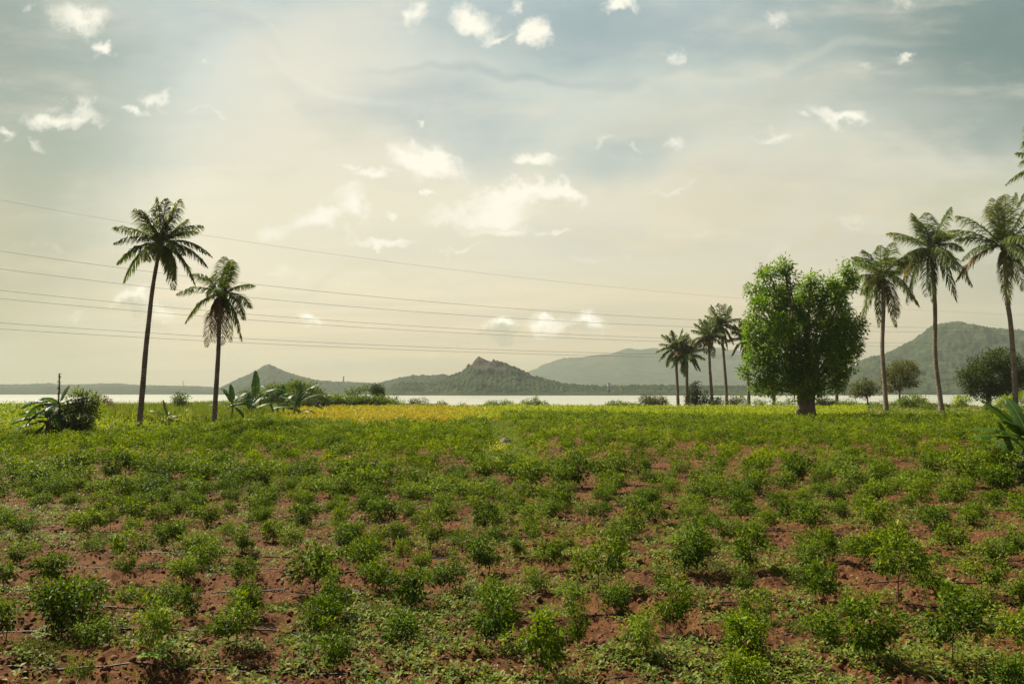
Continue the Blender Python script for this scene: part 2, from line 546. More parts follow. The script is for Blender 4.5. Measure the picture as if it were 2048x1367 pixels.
M['frond'] = leaf_mat('palm_leaflet', [(0.03, 0.062, 0.016), (0.07, 0.115, 0.024), (0.13, 0.175, 0.04), (0.22, 0.22, 0.07)], 0.38, rough=0.5, spec=0.2)
M['frond_dry'] = leaf_mat('dry_palm_leaflet', [(0.07, 0.055, 0.02), (0.15, 0.11, 0.035), (0.20, 0.15, 0.05)], 0.25)
M['banana'] = leaf_mat('banana_leaf', [(0.014, 0.04, 0.009), (0.032, 0.075, 0.014), (0.06, 0.12, 0.02), (0.10, 0.16, 0.035)], 0.35, rough=0.45, spec=0.2)
M['dry'] = solid_mat('dry_brown_leaf', (0.12, 0.08, 0.04), (0.20, 0.14, 0.07), 8)
M['bark'] = solid_mat('bark', (0.09, 0.065, 0.045), (0.19, 0.14, 0.10), 2.2, 0.9, 1.0, (3, 3, 0.5))
M['twig'] = solid_mat('twig_bark', (0.08, 0.06, 0.04), (0.14, 0.11, 0.08), 6)
M['coconut'] = solid_mat('coconut_husk', (0.05, 0.035, 0.018), (0.09, 0.06, 0.03), 5, 0.6)
M['rock'] = solid_mat('pale_rock', (0.12, 0.10, 0.08), (0.22, 0.19, 0.155), 5, 0.9, 0.5)
M['clod'] = solid_mat('red_clod', (0.085, 0.031, 0.014), (0.18, 0.075, 0.034), 3, 0.95, 0.4)
M['pipe'] = solid_mat('black_pipe', (0.02, 0.018, 0.018), (0.035, 0.03, 0.03), 3, 0.55, 0.1, spec=0.3)
M['wire'] = solid_mat('power_wire', (0.10, 0.10, 0.10), (0.13, 0.13, 0.13), 1, 0.6, 0)
M['white'] = solid_mat('white_pvc', (0.55, 0.53, 0.48), (0.72, 0.70, 0.65), 6, 0.6, 0.1)
M['concrete'] = solid_mat('weathered_concrete', (0.16, 0.16, 0.17), (0.26, 0.26, 0.27), 0.3, 0.9, 0.2)
M['bird'] = solid_mat('dark_feathers', (0.012, 0.012, 0.014), (0.03, 0.028, 0.028), 20, 0.7, 0)
M['paper'] = solid_mat('dry_bract', (0.30, 0.20, 0.12), (0.42, 0.30, 0.19), 12, 0.8, 0.2)
M['seedling'] = leaf_mat('broad_bright_leaf', [(0.11, 0.24, 0.025), (0.17, 0.32, 0.035)], 0.4)
M['yellowleaf'] = leaf_mat('yellow_weed_leaf', [(0.35, 0.36, 0.02), (0.6, 0.55, 0.03)], 0.35)

# palm trunk with ring scars
m = bpy.data.materials.new('palm_trunk_bark'); m.use_nodes = True
N = NT(m.node_tree)
tc = N.n('ShaderNodeTexCoord')
wv = N.n('ShaderNodeTexWave', wave_type='BANDS', bands_direction='Z')
N.link(tc.outputs['Object'], wv.inputs[0]); wv.inputs['Scale'].default_value = 1.6; wv.inputs['Distortion'].default_value = 2.5
wv.inputs['Detail'].default_value = 3; wv.inputs['Detail Scale'].default_value = 2
nz = N.noise(tc.outputs['Object'], 2.0, 5, 0.7)
c1 = N.mix(N.rng(nz, .35, .7), (0.12, 0.095, 0.078), (0.27, 0.22, 0.18))
c1 = N.mix(N.math('MULTIPLY', wv.outputs['Fac'], 0.5), c1, (0.07, 0.05, 0.04))
b = N.n('ShaderNodeBsdfPrincipled'); N.link(c1, b.inputs[0]); b.inputs['Roughness'].default_value = 0.9
bp = N.n('ShaderNodeBump'); bp.inputs['Strength'].default_value = 0.8; bp.inputs['Distance'].default_value = 0.05
N.link(wv.outputs['Fac'], bp.inputs['Height']); N.link(bp.outputs[0], b.inputs['Normal'])
o = N.n('ShaderNodeOutputMaterial'); N.link(b.outputs[0], o.inputs[0])
M['palmtrunk'] = m

# soil
m = bpy.data.materials.new('red_soil'); m.use_nodes = True
N = NT(m.node_tree)
g = N.n('ShaderNodeNewGeometry'); pos = g.outputs['Position']
a = N.noise(pos, 0.5, 5, 0.6); b2 = N.noise(pos, 9.0, 5, 0.7); b3 = N.noise(pos, 45.0, 3, 0.7)
soil = N.mix(N.rng(a, .35, .68), (0.062, 0.023, 0.007), (0.125, 0.050, 0.016))
soil = N.mix(N.rng(b2, .42, .72), soil, (0.20, 0.095, 0.036))
soil = N.mix(N.math('MULTIPLY', N.rng(b3, .35, .6, 1.0, 0.0), 0.65), soil, (0.050, 0.019, 0.011))
gr = N.n('ShaderNodeAttribute', attribute_name='grassy')
gcol = N.mix(N.rng(b2, .3, .7), (0.10, 0.11, 0.03), (0.25, 0.18, 0.08))
soil = N.mix(gr.outputs['Fac'], soil, gcol)
bs = N.n('ShaderNodeBsdfPrincipled'); N.link(soil, bs.inputs[0]); bs.inputs['Roughness'].default_value = 0.95
bs.inputs['Specular IOR Level'].default_value = 0.15
hsum = N.math('ADD', b2, N.math('MULTIPLY', b3, 0.6))
bp = N.n('ShaderNodeBump'); bp.inputs['Strength'].default_value = 0.9; bp.inputs['Distance'].default_value = 0.035
N.link(hsum, bp.inputs['Height']); N.link(bp.outputs[0], bs.inputs['Normal'])
o = N.n('ShaderNodeOutputMaterial'); N.link(bs.outputs[0], o.inputs[0])
M['soil'] = m

# water
m = bpy.data.materials.new('lake_water'); m.use_nodes = True
N = NT(m.node_tree)
g = N.n('ShaderNodeNewGeometry')
mp = N.n('ShaderNodeMapping'); N.link(g.outputs['Position'], mp.inputs[0]); mp.inputs['Scale'].default_value = (0.5, 1.2, 1)
w1 = N.noise(mp.outputs[0], 0.7, 4, 0.6)
mp2 = N.n('ShaderNodeMapping'); N.link(g.outputs['Position'], mp2.inputs[0]); mp2.inputs['Scale'].default_value = (0.002, 0.02, 1)
w2 = N.noise(mp2.outputs[0], 1.0, 4, 0.6)
b = N.n('ShaderNodeBsdfPrincipled'); b.inputs['Base Color'].default_value = (0.30, 0.30, 0.235, 1)
N.link(N.rng(w2, 0.35, 0.65, 0.22, 0.42), b.inputs['Roughness'])
b.inputs['IOR'].default_value = 1.33; b.inputs['Specular IOR Level'].default_value = 0.9
bp = N.n('ShaderNodeBump'); bp.inputs['Strength'].default_value = 0.6; bp.inputs['Distance'].default_value = 0.5
N.link(w1, bp.inputs['Height']); N.link(bp.outputs[0], b.inputs['Normal'])
o = N.n('ShaderNodeOutputMaterial'); N.link(b.outputs[0], o.inputs[0])
M['water'] = m


def hill_mat(name, cols, rock=None, cell=12.0):
    m = bpy.data.materials.new(name); m.use_nodes = True
    N = NT(m.node_tree)
    g = N.n('ShaderNodeNewGeometry'); pos = g.outputs['Position']
    nz = N.noise(pos, 1.0 / cell, 4, 0.65); n2 = N.noise(pos, 0.35 / cell, 3, 0.55)
    f = N.math('ADD', N.math('MULTIPLY', nz, 0.42), N.math('MULTIPLY', n2, 0.58))
    c = N.ramp(N.rng(f, .34, .66, smooth=False), [(i / (len(cols) - 1), x) for i, x in enumerate(cols)])
    if rock:
        at = N.n('ShaderNodeAttribute', attribute_name='rocky')
        rn = N.noise(pos, 0.12, 5, 0.7)
        c = N.mix(at.outputs['Fac'], c, N.mix(N.rng(rn, .35, .65), rock[0], rock[1]))
    b = N.n('ShaderNodeBsdfPrincipled'); N.link(c, b.inputs[0]); b.inputs['Roughness'].default_value = 0.95
    b.inputs['Specular IOR Level'].default_value = 0.1
    o = N.n('ShaderNodeOutputMaterial'); N.link(b.outputs[0], o.inputs[0])
    return m


# ------------------------------------------------------------------ ground
ROW = 1.35
ROW0 = 8.05


def sstep(a, b, x):
    t = np.clip((x - a) / (b - a), 0, 1)
    return t * t * (3 - 2 * t)


def shore(x):
    return 171 + 4 * vn(x * 0.03, x * 0 + 3.3, 5) * 2 + 3 * vn(x * 0.11, x * 0 + 1.3, 6)


def pathx(y):
    return -0.22 - 0.029 * (y - 39)


def ground_low(x, y):
    x = np.asarray(x, float); y = np.asarray(y, float)
    near = 1 - sstep(70, 110, y)
    h = 0.16 * fbm(x * 0.11, y * 0.11, 3, 3)
    ph = (y - ROW0) / ROW + 0.22 * vn(x * 0.25, y * 0.05, 9)
    saw = ph - np.floor(ph)
    ridge = np.where(saw < 0.7, saw / 0.7, (1 - saw) / 0.3)
    h = h + near * 0.085 * (ridge - 0.5) * (0.65 + 0.9 * (vn(x * 0.6, np.floor(ph) * 7.7, 21) + 0.3))
    h = h - sstep(0, 34, y - shore(x)) * 6.5
    return h


def ground_h(x, y):
    x = np.asarray(x, float); y = np.asarray(y, float)
    near = 1 - sstep(25, 60, y)
    h = ground_low(x, y)
    c = 0.075 * fbm(x * 1.5, y * 1.5, 3, 31) + near * (0.10 * np.abs(fbm(x * 5.0, y * 5.0, 4, 41, 0.6)) + 0.02 * fbm(x * 17, y * 17, 2, 51))
    w = 0.05 - np.minimum(worley(x * 1.7, y * 1.7, 3), 1) * 0.05
    return h + c * (1 - sstep(150, 170, y)) + near * w


rows = np.concatenate([np.geomspace(2.2, 30, 430), np.geomspace(30.5, 205, 110), np.geomspace(215, 7200, 26)])
tt = np.linspace(-1, 1, 900)
tt = tt * 0.82 + 1.9 * np.sign(tt) * np.maximum(np.abs(tt) - 0.86, 0) ** 1 * 6
X = tt[None, :] * rows[:, None]
Y = np.repeat(rows[:, None], len(tt), 1)
Z = ground_h(X, Y)
V = np.stack([X, Y, Z], -1).reshape(-1, 3)
nc = len(tt); nr = len(rows)
i = np.arange(nr - 1)[:, None] * nc; j = np.arange(nc - 1)[None]
F = np.stack([i + j, i + j + 1, i + nc + j + 1, i + nc + j], -1).reshape(-1, 4)
px_ = np.abs(X - pathx(Y))
grassy = (1 - sstep(0.45, 0.9, px_)) * sstep(30, 38, Y) * (1 - sstep(66, 74, Y)) * 0.8
grassy = np.maximum(grassy, sstep(75, 90, Y) * 0.9)
go = mesh_np('ground', V, F, M['soil'], None, {'grassy': grassy.ravel()}, True)
tag(go, 'red brown furrowed soil of the field', None, None, 'structure')

# water sheet
wv_ = np.array([[-7000, 150, -2.5], [7000, 150, -2.5], [7000, 7400, -2.5], [-7000, 7400, -2.5]], float)
wo_ = mesh_np('water', wv_, np.array([[0, 1, 2, 3]]), M['water'])
tag(wo_, 'pale calm lake water beyond the field', None, None, 'structure')


# ------------------------------------------------------------------ hills
def hill(name, prof, D0, Dsh, back, mat, label, cell=9.0, amp=4.0, nd=150, nu=500, rock=None, power=1.15, rough=0.17, seed=1):
    pr = np.array(prof, float)
    px = np.linspace(pr[0, 0], pr[-1, 0], nu)
    py = np.interp(px, pr[:, 0], pr[:, 1])
    a = (px - CX) / FPX
    H = CAMH + (HOR - py) / FPX * D0
    H = H + 2.5       # above the water
    base = -2.5
    s = np.concatenate([np.linspace(0, 1, nd), 1 + np.linspace(0, 1, 40)[1:]])
    dpt = np.where(s < 1, Dsh + (D0 - Dsh) * s, D0 + back * (s - 1))
    A, Dp = np.meshgrid(a, dpt)
    Sg = np.repeat(s[:, None], nu, 1)
    Xh = A * Dp
    Yh = Dp * 1.0
    fr = np.where(Sg < 1, np.clip(Sg, 0, 1) ** power, 1 - np.clip(Sg - 1, 0, 1) ** 1.5)
    und = 1 + rough * fbm(Xh / (cell * 12), Yh / (cell * 12), 4, seed) * np.clip((1 - Sg) * 4, 0, 1) * 3
    Hs = H[None, :] * fr * und
    # where the front rises above the ridge line of sight, keep it below
    lim = (Yh / D0) * (H[None, :] - 2.5 - CAMH) + CAMH + 2.5
    Hs = np.where(Sg < 1, np.minimum(Hs, np.maximum(lim - amp * .4, H[None, :] * fr * 0.6)), Hs)
    w = worley(Xh / cell, Yh / cell, seed)
    tre = (1 - np.minimum(w, 1) ** 2) * amp * (0.55 + 0.9 * _h(np.floor(Xh / cell), np.floor(Yh / cell), seed))
    edge = np.clip(Hs / (amp * 1.2), 0, 1)
    rk = np.zeros_like(Hs)
    if rock is not None:
        for (rpx, rpy, rrx, rry) in rock:
            zpx = CX + Xh / Yh * FPX
            zpy = HOR - (base + Hs - CAMH) / Yh * FPX
            rk = np.maximum(rk, 1 - np.sqrt(((zpx - rpx) / rrx) ** 2 + ((zpy - rpy) / rry) ** 2) + 0.5 * fbm(Xh / 18, Yh / 40, 3, 77))
        rk = sstep(0.12, 0.3, rk)
    crag = fbm(Xh / 14, (Yh + Hs * 2) / 20, 4, 5, 0.6) * amp * 0.6
    Zh = base - 2.0 + Hs * 1.0 + np.where(Hs > 0.5, 2.0, 0) + edge * (tre * (1 - rk) + crag * rk)
    Zh = np.where((Sg <= 0) | (Sg >= 2), base - 3, Zh)
    Vh = np.stack([Xh, Yh, Zh], -1).reshape(-1, 3)
    ns = len(s)
    i = np.arange(ns - 1)[:, None] * nu; j = np.arange(nu - 1)[None]
    Fh = np.stack([i + j, i + j + 1, i + nu + j + 1, i + nu + j], -1).reshape(-1, 4)
    o = mesh_np(name, Vh, Fh, mat, None, {'rocky': rk.ravel()}, False)
    tag(o, label, None, None, 'structure')
    return o


HG = [(0.006, 0.014, 0.006), (0.018, 0.031, 0.011), (0.045, 0.062, 0.022)]
hm1 = hill_mat('hill_scrub', HG, ((0.018, 0.017, 0.013), (0.055, 0.042, 0.033)), 14)
hm2 = hill_mat('far_hill_scrub', [(0.012, 0.022, 0.013), (0.024, 0.037, 0.019), (0.045, 0.053, 0.029)], None, 40)
hill('hill', [(762, 786), (775, 781), (804, 768), (831, 768.5), (850, 773), (862, 770), (877, 765.5), (895, 758.6), (904, 755.5), (923, 748), (931, 741), (936, 733), (945, 726.5), (951, 717), (957, 713.5),
              (966, 716), (973, 719.5), (988, 723.5), (1003, 728), (1022, 735), (1036, 740), (1048, 747), (1065, 756), (1088, 762), (1107, 767), (1131, 772), (1160, 775), (1200, 776), (1250, 776), (1300, 774.5),
              (1350, 776), (1420, 777), (1500, 776), (1560, 775), (1640, 777), (1700, 776), (1760, 781)],
     1400, 1190, 220, hm1, 'rocky peaked green hill with reddish cliffs across the lake', cell=7.5, amp=5.0, nd=120, nu=900,
     rock=[(965, 729, 34, 18), (995, 738, 20, 10), (950, 724, 13, 12), (975, 776, 14, 3)], seed=3)
hill('ridge', [(735, 776), (763, 768), (790, 761), (815, 755), (845, 753.5), (860, 754.5), (888, 751.5), (905, 756), (930, 764), (960, 775)],
     1900, 1500, 300, hm2, 'low rounded ridge behind the rocky hill', cell=11, amp=5, nd=80, nu=300, seed=8)
hill('pointed_hill', [(400, 784), (440, 779), (467, 765.6), (495, 753), (522, 738.5), (532, 733), (538, 731), (546, 735), (555, 740), (577, 748), (604, 756), (631, 763), (659, 766), (700, 767), (730, 769), (763, 771), (800, 776), (850, 780)],
     2300, 1480, 500, hm2, 'pointed conical blue grey hill across the lake', cell=13, amp=6, nd=110, nu=420, seed=12)
hill('low_hills', [(-700, 772), (-300, 768), (-100, 772), (0, 771.5), (60, 771), (95, 769), (130, 772), (175, 771), (225, 769), (250, 770.5), (285, 773), (320, 774), (370, 774.5), (420, 776), (450, 780), (500, 784)],
     3300, 1550, 500, hm2, 'long low hazy hills along the left far shore', cell=22, amp=7, nd=80, nu=500, power=0.9, seed=15)
hill('mountain', [(1000, 765), (1053, 746), (1083, 734), (1113, 725.6), (1140, 716.5), (1168, 716), (1200, 712), (1225, 709), (1244, 702), (1258, 700), (1283, 702), (1315, 701), (1380, 698), (1450, 701), (1520, 712), (1600, 735), (1700, 765), (1760, 778)],
     5400, 3800, 800, hm2, 'long pale mountain fading in the haze', cell=90, amp=14, nd=70, nu=240, seed=19)
hill('wooded_hill', [(1560, 780), (1640, 772), (1692, 748), (1715, 728), (1736, 720), (1768, 713), (1794, 701), (1824, 686), (1850, 668), (1870, 654), (1897, 649), (1920, 646), (1940, 651), (1984, 659.5), (2014, 662), (2048, 665), (2200, 672), (2450, 700), (2700, 740)],
     2300, 1500, 600, hm1, 'broad wooded green hill at the right behind the palms', cell=11, amp=8, nd=170, nu=620, power=1.0, rock=[(1720, 733, 16, 7), (1855, 752, 12, 4)], seed=23)


# small things on the far shore
def chimney(name, px, py0, py1, D, r, label, cat, box=False):
    a = P(px, py1, D); h = (py1 - py0) / FPX * D
    A = Acc()
    if box:
        w = r
        for (z0, z1, ww) in [(-6, h * .86, w), (h * .86, h * .9, w * 1.25), (h * .9, h, w * 0.8)]:
            Vb = np.array([[sx * ww, sy * ww, z] for z in (z0, z1) for (sx, sy) in ((-1, -1), (1, -1), (1, 1), (-1, 1))], float)
            Fb = np.array([[0, 3, 2, 1], [4, 5, 6, 7], [0, 1, 5, 4], [1, 2, 6, 5], [2, 3, 7, 6], [3, 0, 4, 7]])
            A.add(Vb, [Fb])
    else:
        zs = np.linspace(-25, h, 8)
        A.tube(np.stack([zs * 0, zs * 0, zs], 1), np.linspace(r * 1.25, r, 8), 10)
        A.tube(np.array([[0, 0, h - 1.2], [0, 0, h + .3]]), [r * 1.3, r * 1.3], 10)
    o = A.build(name, M['concrete'])
    o.location = a
    tag(o, label, cat)


chimney('factory_chimney', 687, 752.5, 768, 2280, 1.7, 'tall thin grey chimney on the saddle beside the pointed hill', 'chimney')
chimney('factory_chimney', 671.5, 761.5, 767, 2260, 0.9, 'short thin mast standing left of the tall grey chimney', 'mast')
chimney('radio_mast', 366, 761, 776, 3200, 1.3, 'thin mast on the low hills above the round little tree', 'mast')
chimney('water_tower', 1218, 765, 777, 1230, 2.0, 'dark square tower above the trees on the far shore', 'tower', True)

# ------------------------------------------------------------------ haze
hz = np.array([[x, y, z] for z in (-10.5, 312) for (x, y) in ((-7600, -120), (7600, -120), (7600, 7900), (-7600, 7900))], float)
m = bpy.data.materials.new('haze'); m.use_nodes = True
N = NT(m.node_tree)
pv = N.n('ShaderNodeVolumePrincipled')
pv.inputs['Color'].default_value = (0.55, 0.595, 0.53, 1)
pv.inputs['Density'].default_value = 0.00015
pv.inputs['Anisotropy'].default_value = 0.2
o = N.n('ShaderNodeOutputMaterial'); N.link(pv.outputs[0], o.inputs['Volume'])
hzo = mesh_np('haze', hz, np.array([[0, 3, 2, 1], [4, 5, 6, 7], [0, 1, 5, 4], [1, 2, 6, 5], [2, 3, 7, 6], [3, 0, 4, 7]]), m)
tag(hzo, 'pale haze over the lake and hills', None, None, 'stuff')


# ------------------------------------------------------------------ chilli bushes
def chilli_mesh(idx, w=0.66, h=0.62, nleaf=1150, tips=22, leafL=0.064, lod=0, droop=0.2, rng=None, low=0.17):
    rng = rng or np.random.default_rng(100 + idx)
    # branch tips in a lumpy crown
    T = []
    while len(T) < tips:
        p = rng.uniform(-1, 1, 3)
        r = np.linalg.norm(p)
        if r < 1 and r > 0.35: T.append(p)
    T = np.array(T) * np.array([w * .5, w * .5, (h - low) * .5]) * rng.uniform(0.7, 1.32, (tips, 1))
    T[:, 2] += low + (h - low) * .5
    T[:, 0] += rng.normal() * .03
    stem = Acc()
    fork = np.array([rng.normal() * .015, rng.normal() * .015, low * 0.9])
    stem.tube(np.array([[0, 0, -0.05], fork * np.array([.6, .6, .5]), fork]), [0.011, 0.009, 0.007], 5)
    for t in T[:min(9, tips)]:
        mid = (fork + t) / 2 + np.array([0, 0, 0.03]) + rng.normal(size=3) * .015
        stem.tube(np.array([fork, mid, t]), [0.006, 0.0045, 0.003], 4)
    which = rng.integers(0, tips, nleaf)
    off = rng.normal(size=(nleaf, 3)) * np.array([.058, .058, .05]) * (w / .66)
    pos = T[which] + off
    out = pos - np.array([0, 0, low + (h - low) * .35])
    out /= np.linalg.norm(out, axis=1, keepdims=True)
    offn = off / (np.linalg.norm(off, axis=1, keepdims=True) + 1e-6)
    dr = out * .55 + offn * .6 + rng.normal(size=(nleaf, 3)) * .45 + np.array([0, 0, .1 - droop])
    ups = rng.normal(size=(nleaf, 3)) * .35 + (out * .5 + offn * .6) + np.array([0, 0, .45])
    L = leafL * rng.uniform(.55, 1.25, nleaf)
    sc = np.stack([L, L * rng.uniform(.38, .5, nleaf), L * rng.uniform(.6, 1.8, nleaf)], 1)
    # leaf colour gets paler towards the top of the bush
    rnd = np.clip(rng.uniform(0, 1, nleaf) * .75 + 0.3 * (pos[:, 2] / h) - .1, 0, 1)
    return stem, (pos, frames(dr, ups), sc, rnd)


KINDS = []
specs = [dict(w=.66, h=.62), dict(w=.72, h=.60), dict(w=.60, h=.66), dict(w=.78, h=.58, droop=.35), dict(w=.56, h=.56, tips=16, nleaf=850),
         dict(w=.70, h=.70, tips=26, nleaf=1400), dict(w=.85, h=.50, droop=.5, tips=26, nleaf=1350), dict(w=.50, h=.60, tips=14, nleaf=760),
         dict(w=.62, h=.72, tips=17, nleaf=850, low=.28), dict(w=.64, h=.55, tips=20, nleaf=1000)]
protoplants = []
for i_, sp in enumerate(specs):
    st, lf = chilli_mesh(i_, **sp)
    A = Acc(); A.scat(LEAF0, *lf)
    fo = A.build('foliage', M['chilli']); so = st.build('stem', M['stem'])
    protoplants.append((so, fo, sp))
for i_, sp in enumerate([dict(w=.5, h=.5, tips=12, nleaf=600), dict(w=.62, h=.55, tips=15, nleaf=750)]):
    st, lf = chilli_mesh(50 + i_, **sp)
    A = Acc(); A.scat(LEAF0, *lf)
    fo = A.build('foliage', M['chilli_pale']); so = st.build('stem', M['stem'])
    protoplants.append((so, fo, sp))

# plants read off the photograph: crop origin x, then (centre, top, base, width) in crop pixels (x3.725)
crops = {0: [(210, 180, 340, 170), (830, 100, 275, 130), (690, 70, 200, 120), (1320, 20, 190, 170), (1700, 20, 130, 120), (530, 10, 110, 150), (170, 360, 530, 200), (570, 160, 285, 130),
             (700, 320, 440, 150), (1010, 250, 560, 210), (1330, 170, 320, 180), (1490, 290, 440, 250), (1700, 190, 320, 120), (1830, 260, 440, 150), (440, 440, 680, 250), (930, 450, 650, 140),
             (1380, 460, 660, 200), (1840, 470, 660, 180), (1230, 660, 860, 330), (960, 680, 860, 150), (1440, 700, 960, 110), (500, 640, 1080, 400), (80, 780, 1110, 230), (1800, 690, 900, 240),
             (1780, 840, 1210, 300), (1150, 900, 1290, 290), (50, 500, 680, 130), (290, 0, 110, 150), (60, 130, 250, 160), (960, 170, 290, 130), (620, 1230, 1440, 160)],
         512: [(340, 20, 215, 190), (40, 60, 215, 140), (620, 60, 270, 120), (960, 40, 240, 220), (1390, 10, 150, 200), (1300, 110, 385, 190), (1720, 30, 265, 160), (1890, 10, 175, 130), (690, 190, 375, 200),
               (150, 150, 330, 150), (270, 230, 400, 170), (450, 380, 730, 330), (810, 310, 590, 250), (880, 220, 360, 180), (1100, 290, 490, 115), (1240, 370, 520, 140), (1530, 220, 400, 145), (1740, 290, 560, 220),
               (930, 490, 730, 260), (1440, 430, 720, 230), (1190, 560, 840, 310), (1800, 620, 900, 300), (640, 620, 930, 220), (500, 740, 1040, 270), (1720, 760, 1140, 330), (590, 1010, 1400, 260),
               (820, 0, 120, 120), (1120, 0, 90, 120), (30, 690, 960, 150)],
         1024: [(540, 30, 185, 130), (660, 20, 140, 150), (1060, 30, 200, 150), (900, 130, 330, 170), (1370, 60, 180, 150), (1700, 10, 160, 150), (170, 140, 350, 140), (390, 280, 450, 120), (250, 290, 550, 190),
                (640, 260, 700, 310), (1270, 240, 590, 280), (1380, 190, 380, 150), (1790, 170, 290, 200), (1780, 270, 590, 220), (1110, 550, 690, 120), (1720, 580, 750, 150), (430, 620, 860, 220), (1130, 650, 1010, 260),
                (200, 880, 1380, 340), (480, 830, 1090, 150), (980, 900, 1230, 280), (1770, 900, 1250, 300), (1810, 690, 930, 180), (1730, 1140, 1480, 330), (300, 0, 130, 200), (60, 280, 440, 110)],
         1536: [(150, 0, 170, 130), (320, 40, 270, 220), (530, 0, 140, 140), (790, 40, 260, 220), (1210, 70, 290, 220), (1350, 200, 400, 200), (1510, 60, 210, 150), (410, 230, 480, 140), (950, 300, 790, 330),
                (1560, 420, 730, 260), (1700, 330, 500, 200), (1860, 230, 420, 160), (420, 480, 800, 190), (640, 660, 880, 280), (700, 830, 1240, 350), (1340, 740, 1270, 380), (1850, 600, 850, 150), (1800, 1180, 1500, 260),
                (600, 300, 420, 120), (240, 0, 90, 120)]}
hero = []
for x0, lst in crops.items():
    for (cx, tp, bs_, w) in lst:
        px, pb, pt = x0 + cx / 3.725, 1000 + bs_ / 3.725, 1000 + tp / 3.725
        Dd = Dg(pb)
        hero.append((px, Dd, w / 3.725 / FPX * Dd * 1.07, (pb - pt) / FPX * Dd * 1.0))
PALE = {(0, 1150), (512, 620), (512, 1100), (512, 270), (1024, 980), (0, 960), (0, 1700), (1024, 430)}
palepx = [x0 + c / 3.725 for (x0, c) in PALE]

plants = []       # x, y, width, height, pale
for (px, Dd, w, h) in hero:
    a, _ = ray(px, 1000)
    plants.append((a * Dd, Dd, w, h, any(abs(px - q_) < .6 for q_ in palepx)))


def zone(x, y):
    """0 nothing 1 chilli 2 yellow 3 lime 4 tall grass 5 low green 6 meadow"""
    px = CX + x / y * FPX
    if y > 141 + 3 * sin(x * .2): return 0
    if abs(x - pathx(np.float64(y))) < 1.05 and 32 < y < 78: return 0
    py = HOR + CAMH * FPX / y
    xb = -0.9 - 0.012 * (y - 66)
    if x < xb:
        front = np.interp(px, [300, 520, 700, 1000], [838, 843, 856, 849]) + 3.0 * sin(px * .045) + 2.0 * sin(px * .13 + 1)
        if py < front and px > 530 - (py - 842) * 0 and px > np.interp(py, [812, 822, 842], [640, 605, 520]): return 2
        if px <= 640 and py < np.interp(px, [0, 180, 250, 420, 520], [878, 880, 868, 856, 846]):
            return 4 if (px > 215 and py < 856) else 5
        return 1
    b = np.interp(px, [1020, 1200, 1500, 1720], [829, 833, 838, 843]) + 1.8 * sin(px * .05) + 1.5 * sin(px * .17)
    if px < 1730:
        return 3 if py < b else 1
    return 6 if py < 836 else 1


rr = np.random.default_rng(5)
hero_xy = [(p_[0], p_[1]) for p_ in plants]
y = ROW0 - 2 * ROW
rowi = 0
while y < 100:
    y += ROW if y < 23 else (1.75 if y < 42 else 1.5); rowi += 1
    lim = 0.72 * y + 3
    x = -lim + rr.uniform(0, .8)
    while x < lim:
        px = CX + x / y * FPX
        dens_left = 1 if px < 1000 else 0
        stp = rr.uniform(.74, 1.08) if dens_left else rr.uniform(.95, 1.5)
        if dens_left and y > 30: stp *= .8
        if y > 42: stp *= .82
        elif y > 24: stp *= 1.15
        else: stp *= .85
        if y < 22: stp *= 1.15
        x += stp
        yy = y + rr.normal() * (.16 if y < 24 else .38); xx = x + rr.normal() * .06
        ppx = CX + xx / yy * FPX; py = HOR + CAMH * FPX / yy
        inframe = -30 < ppx < 2078
        if inframe and py > 1012:
            if py > 1300 or min(math.hypot(xx - h_[0], yy - h_[1]) for h_ in hero_xy) < .62 or rr.uniform() < .25: continue
            s_ = rr.uniform(.42, .68)
            plants.append((xx, yy, s_, s_ * rr.uniform(.75, .95), rr.uniform() < .06))
            continue
        if rr.uniform() < (0.05 if dens_left else 0.09): continue
        if zone(xx, yy) != 1: continue
        s_ = rr.uniform(.62, 1.2)
        s_ *= .85 if y < 24 else 1.08
        plants.append((xx, yy, s_, s_ * rr.uniform(.62, .85), rr.uniform() < .05))

plants.sort(key=lambda p: p[1])
vis = [p for p in plants if -20 < CX + p[0] / p[1] * FPX < 2068]
ind = vis[:298]
indset = set(id(p) for p in ind)
rest = [p for p in plants if id(p) not in indset]
# rows for the labels
rws = {}
for p in ind: rws.setdefault(int((p[1] - 6.5) // ROW), []).append(p)
ORD = ['first', 'second', 'third', 'fourth', 'fifth', 'sixth', 'seventh', 'eighth', 'ninth', 'tenth', 'eleventh', 'twelfth', 'thirteenth', 'fourteenth', 'fifteenth',
       'sixteenth', 'seventeenth', 'eighteenth', 'nineteenth', 'twentieth']


def ordn(i):
    if i < 20: return ORD[i]
    tens = {2: 'twenty', 3: 'thirty', 4: 'forty'}[(i + 1) // 10]
    r = (i + 1) % 10
    return {2: 'twentieth', 3: 'thirtieth', 4: 'fortieth'}[(i + 1) // 10] if r == 0 else tens + '-' + ORD[r - 1]


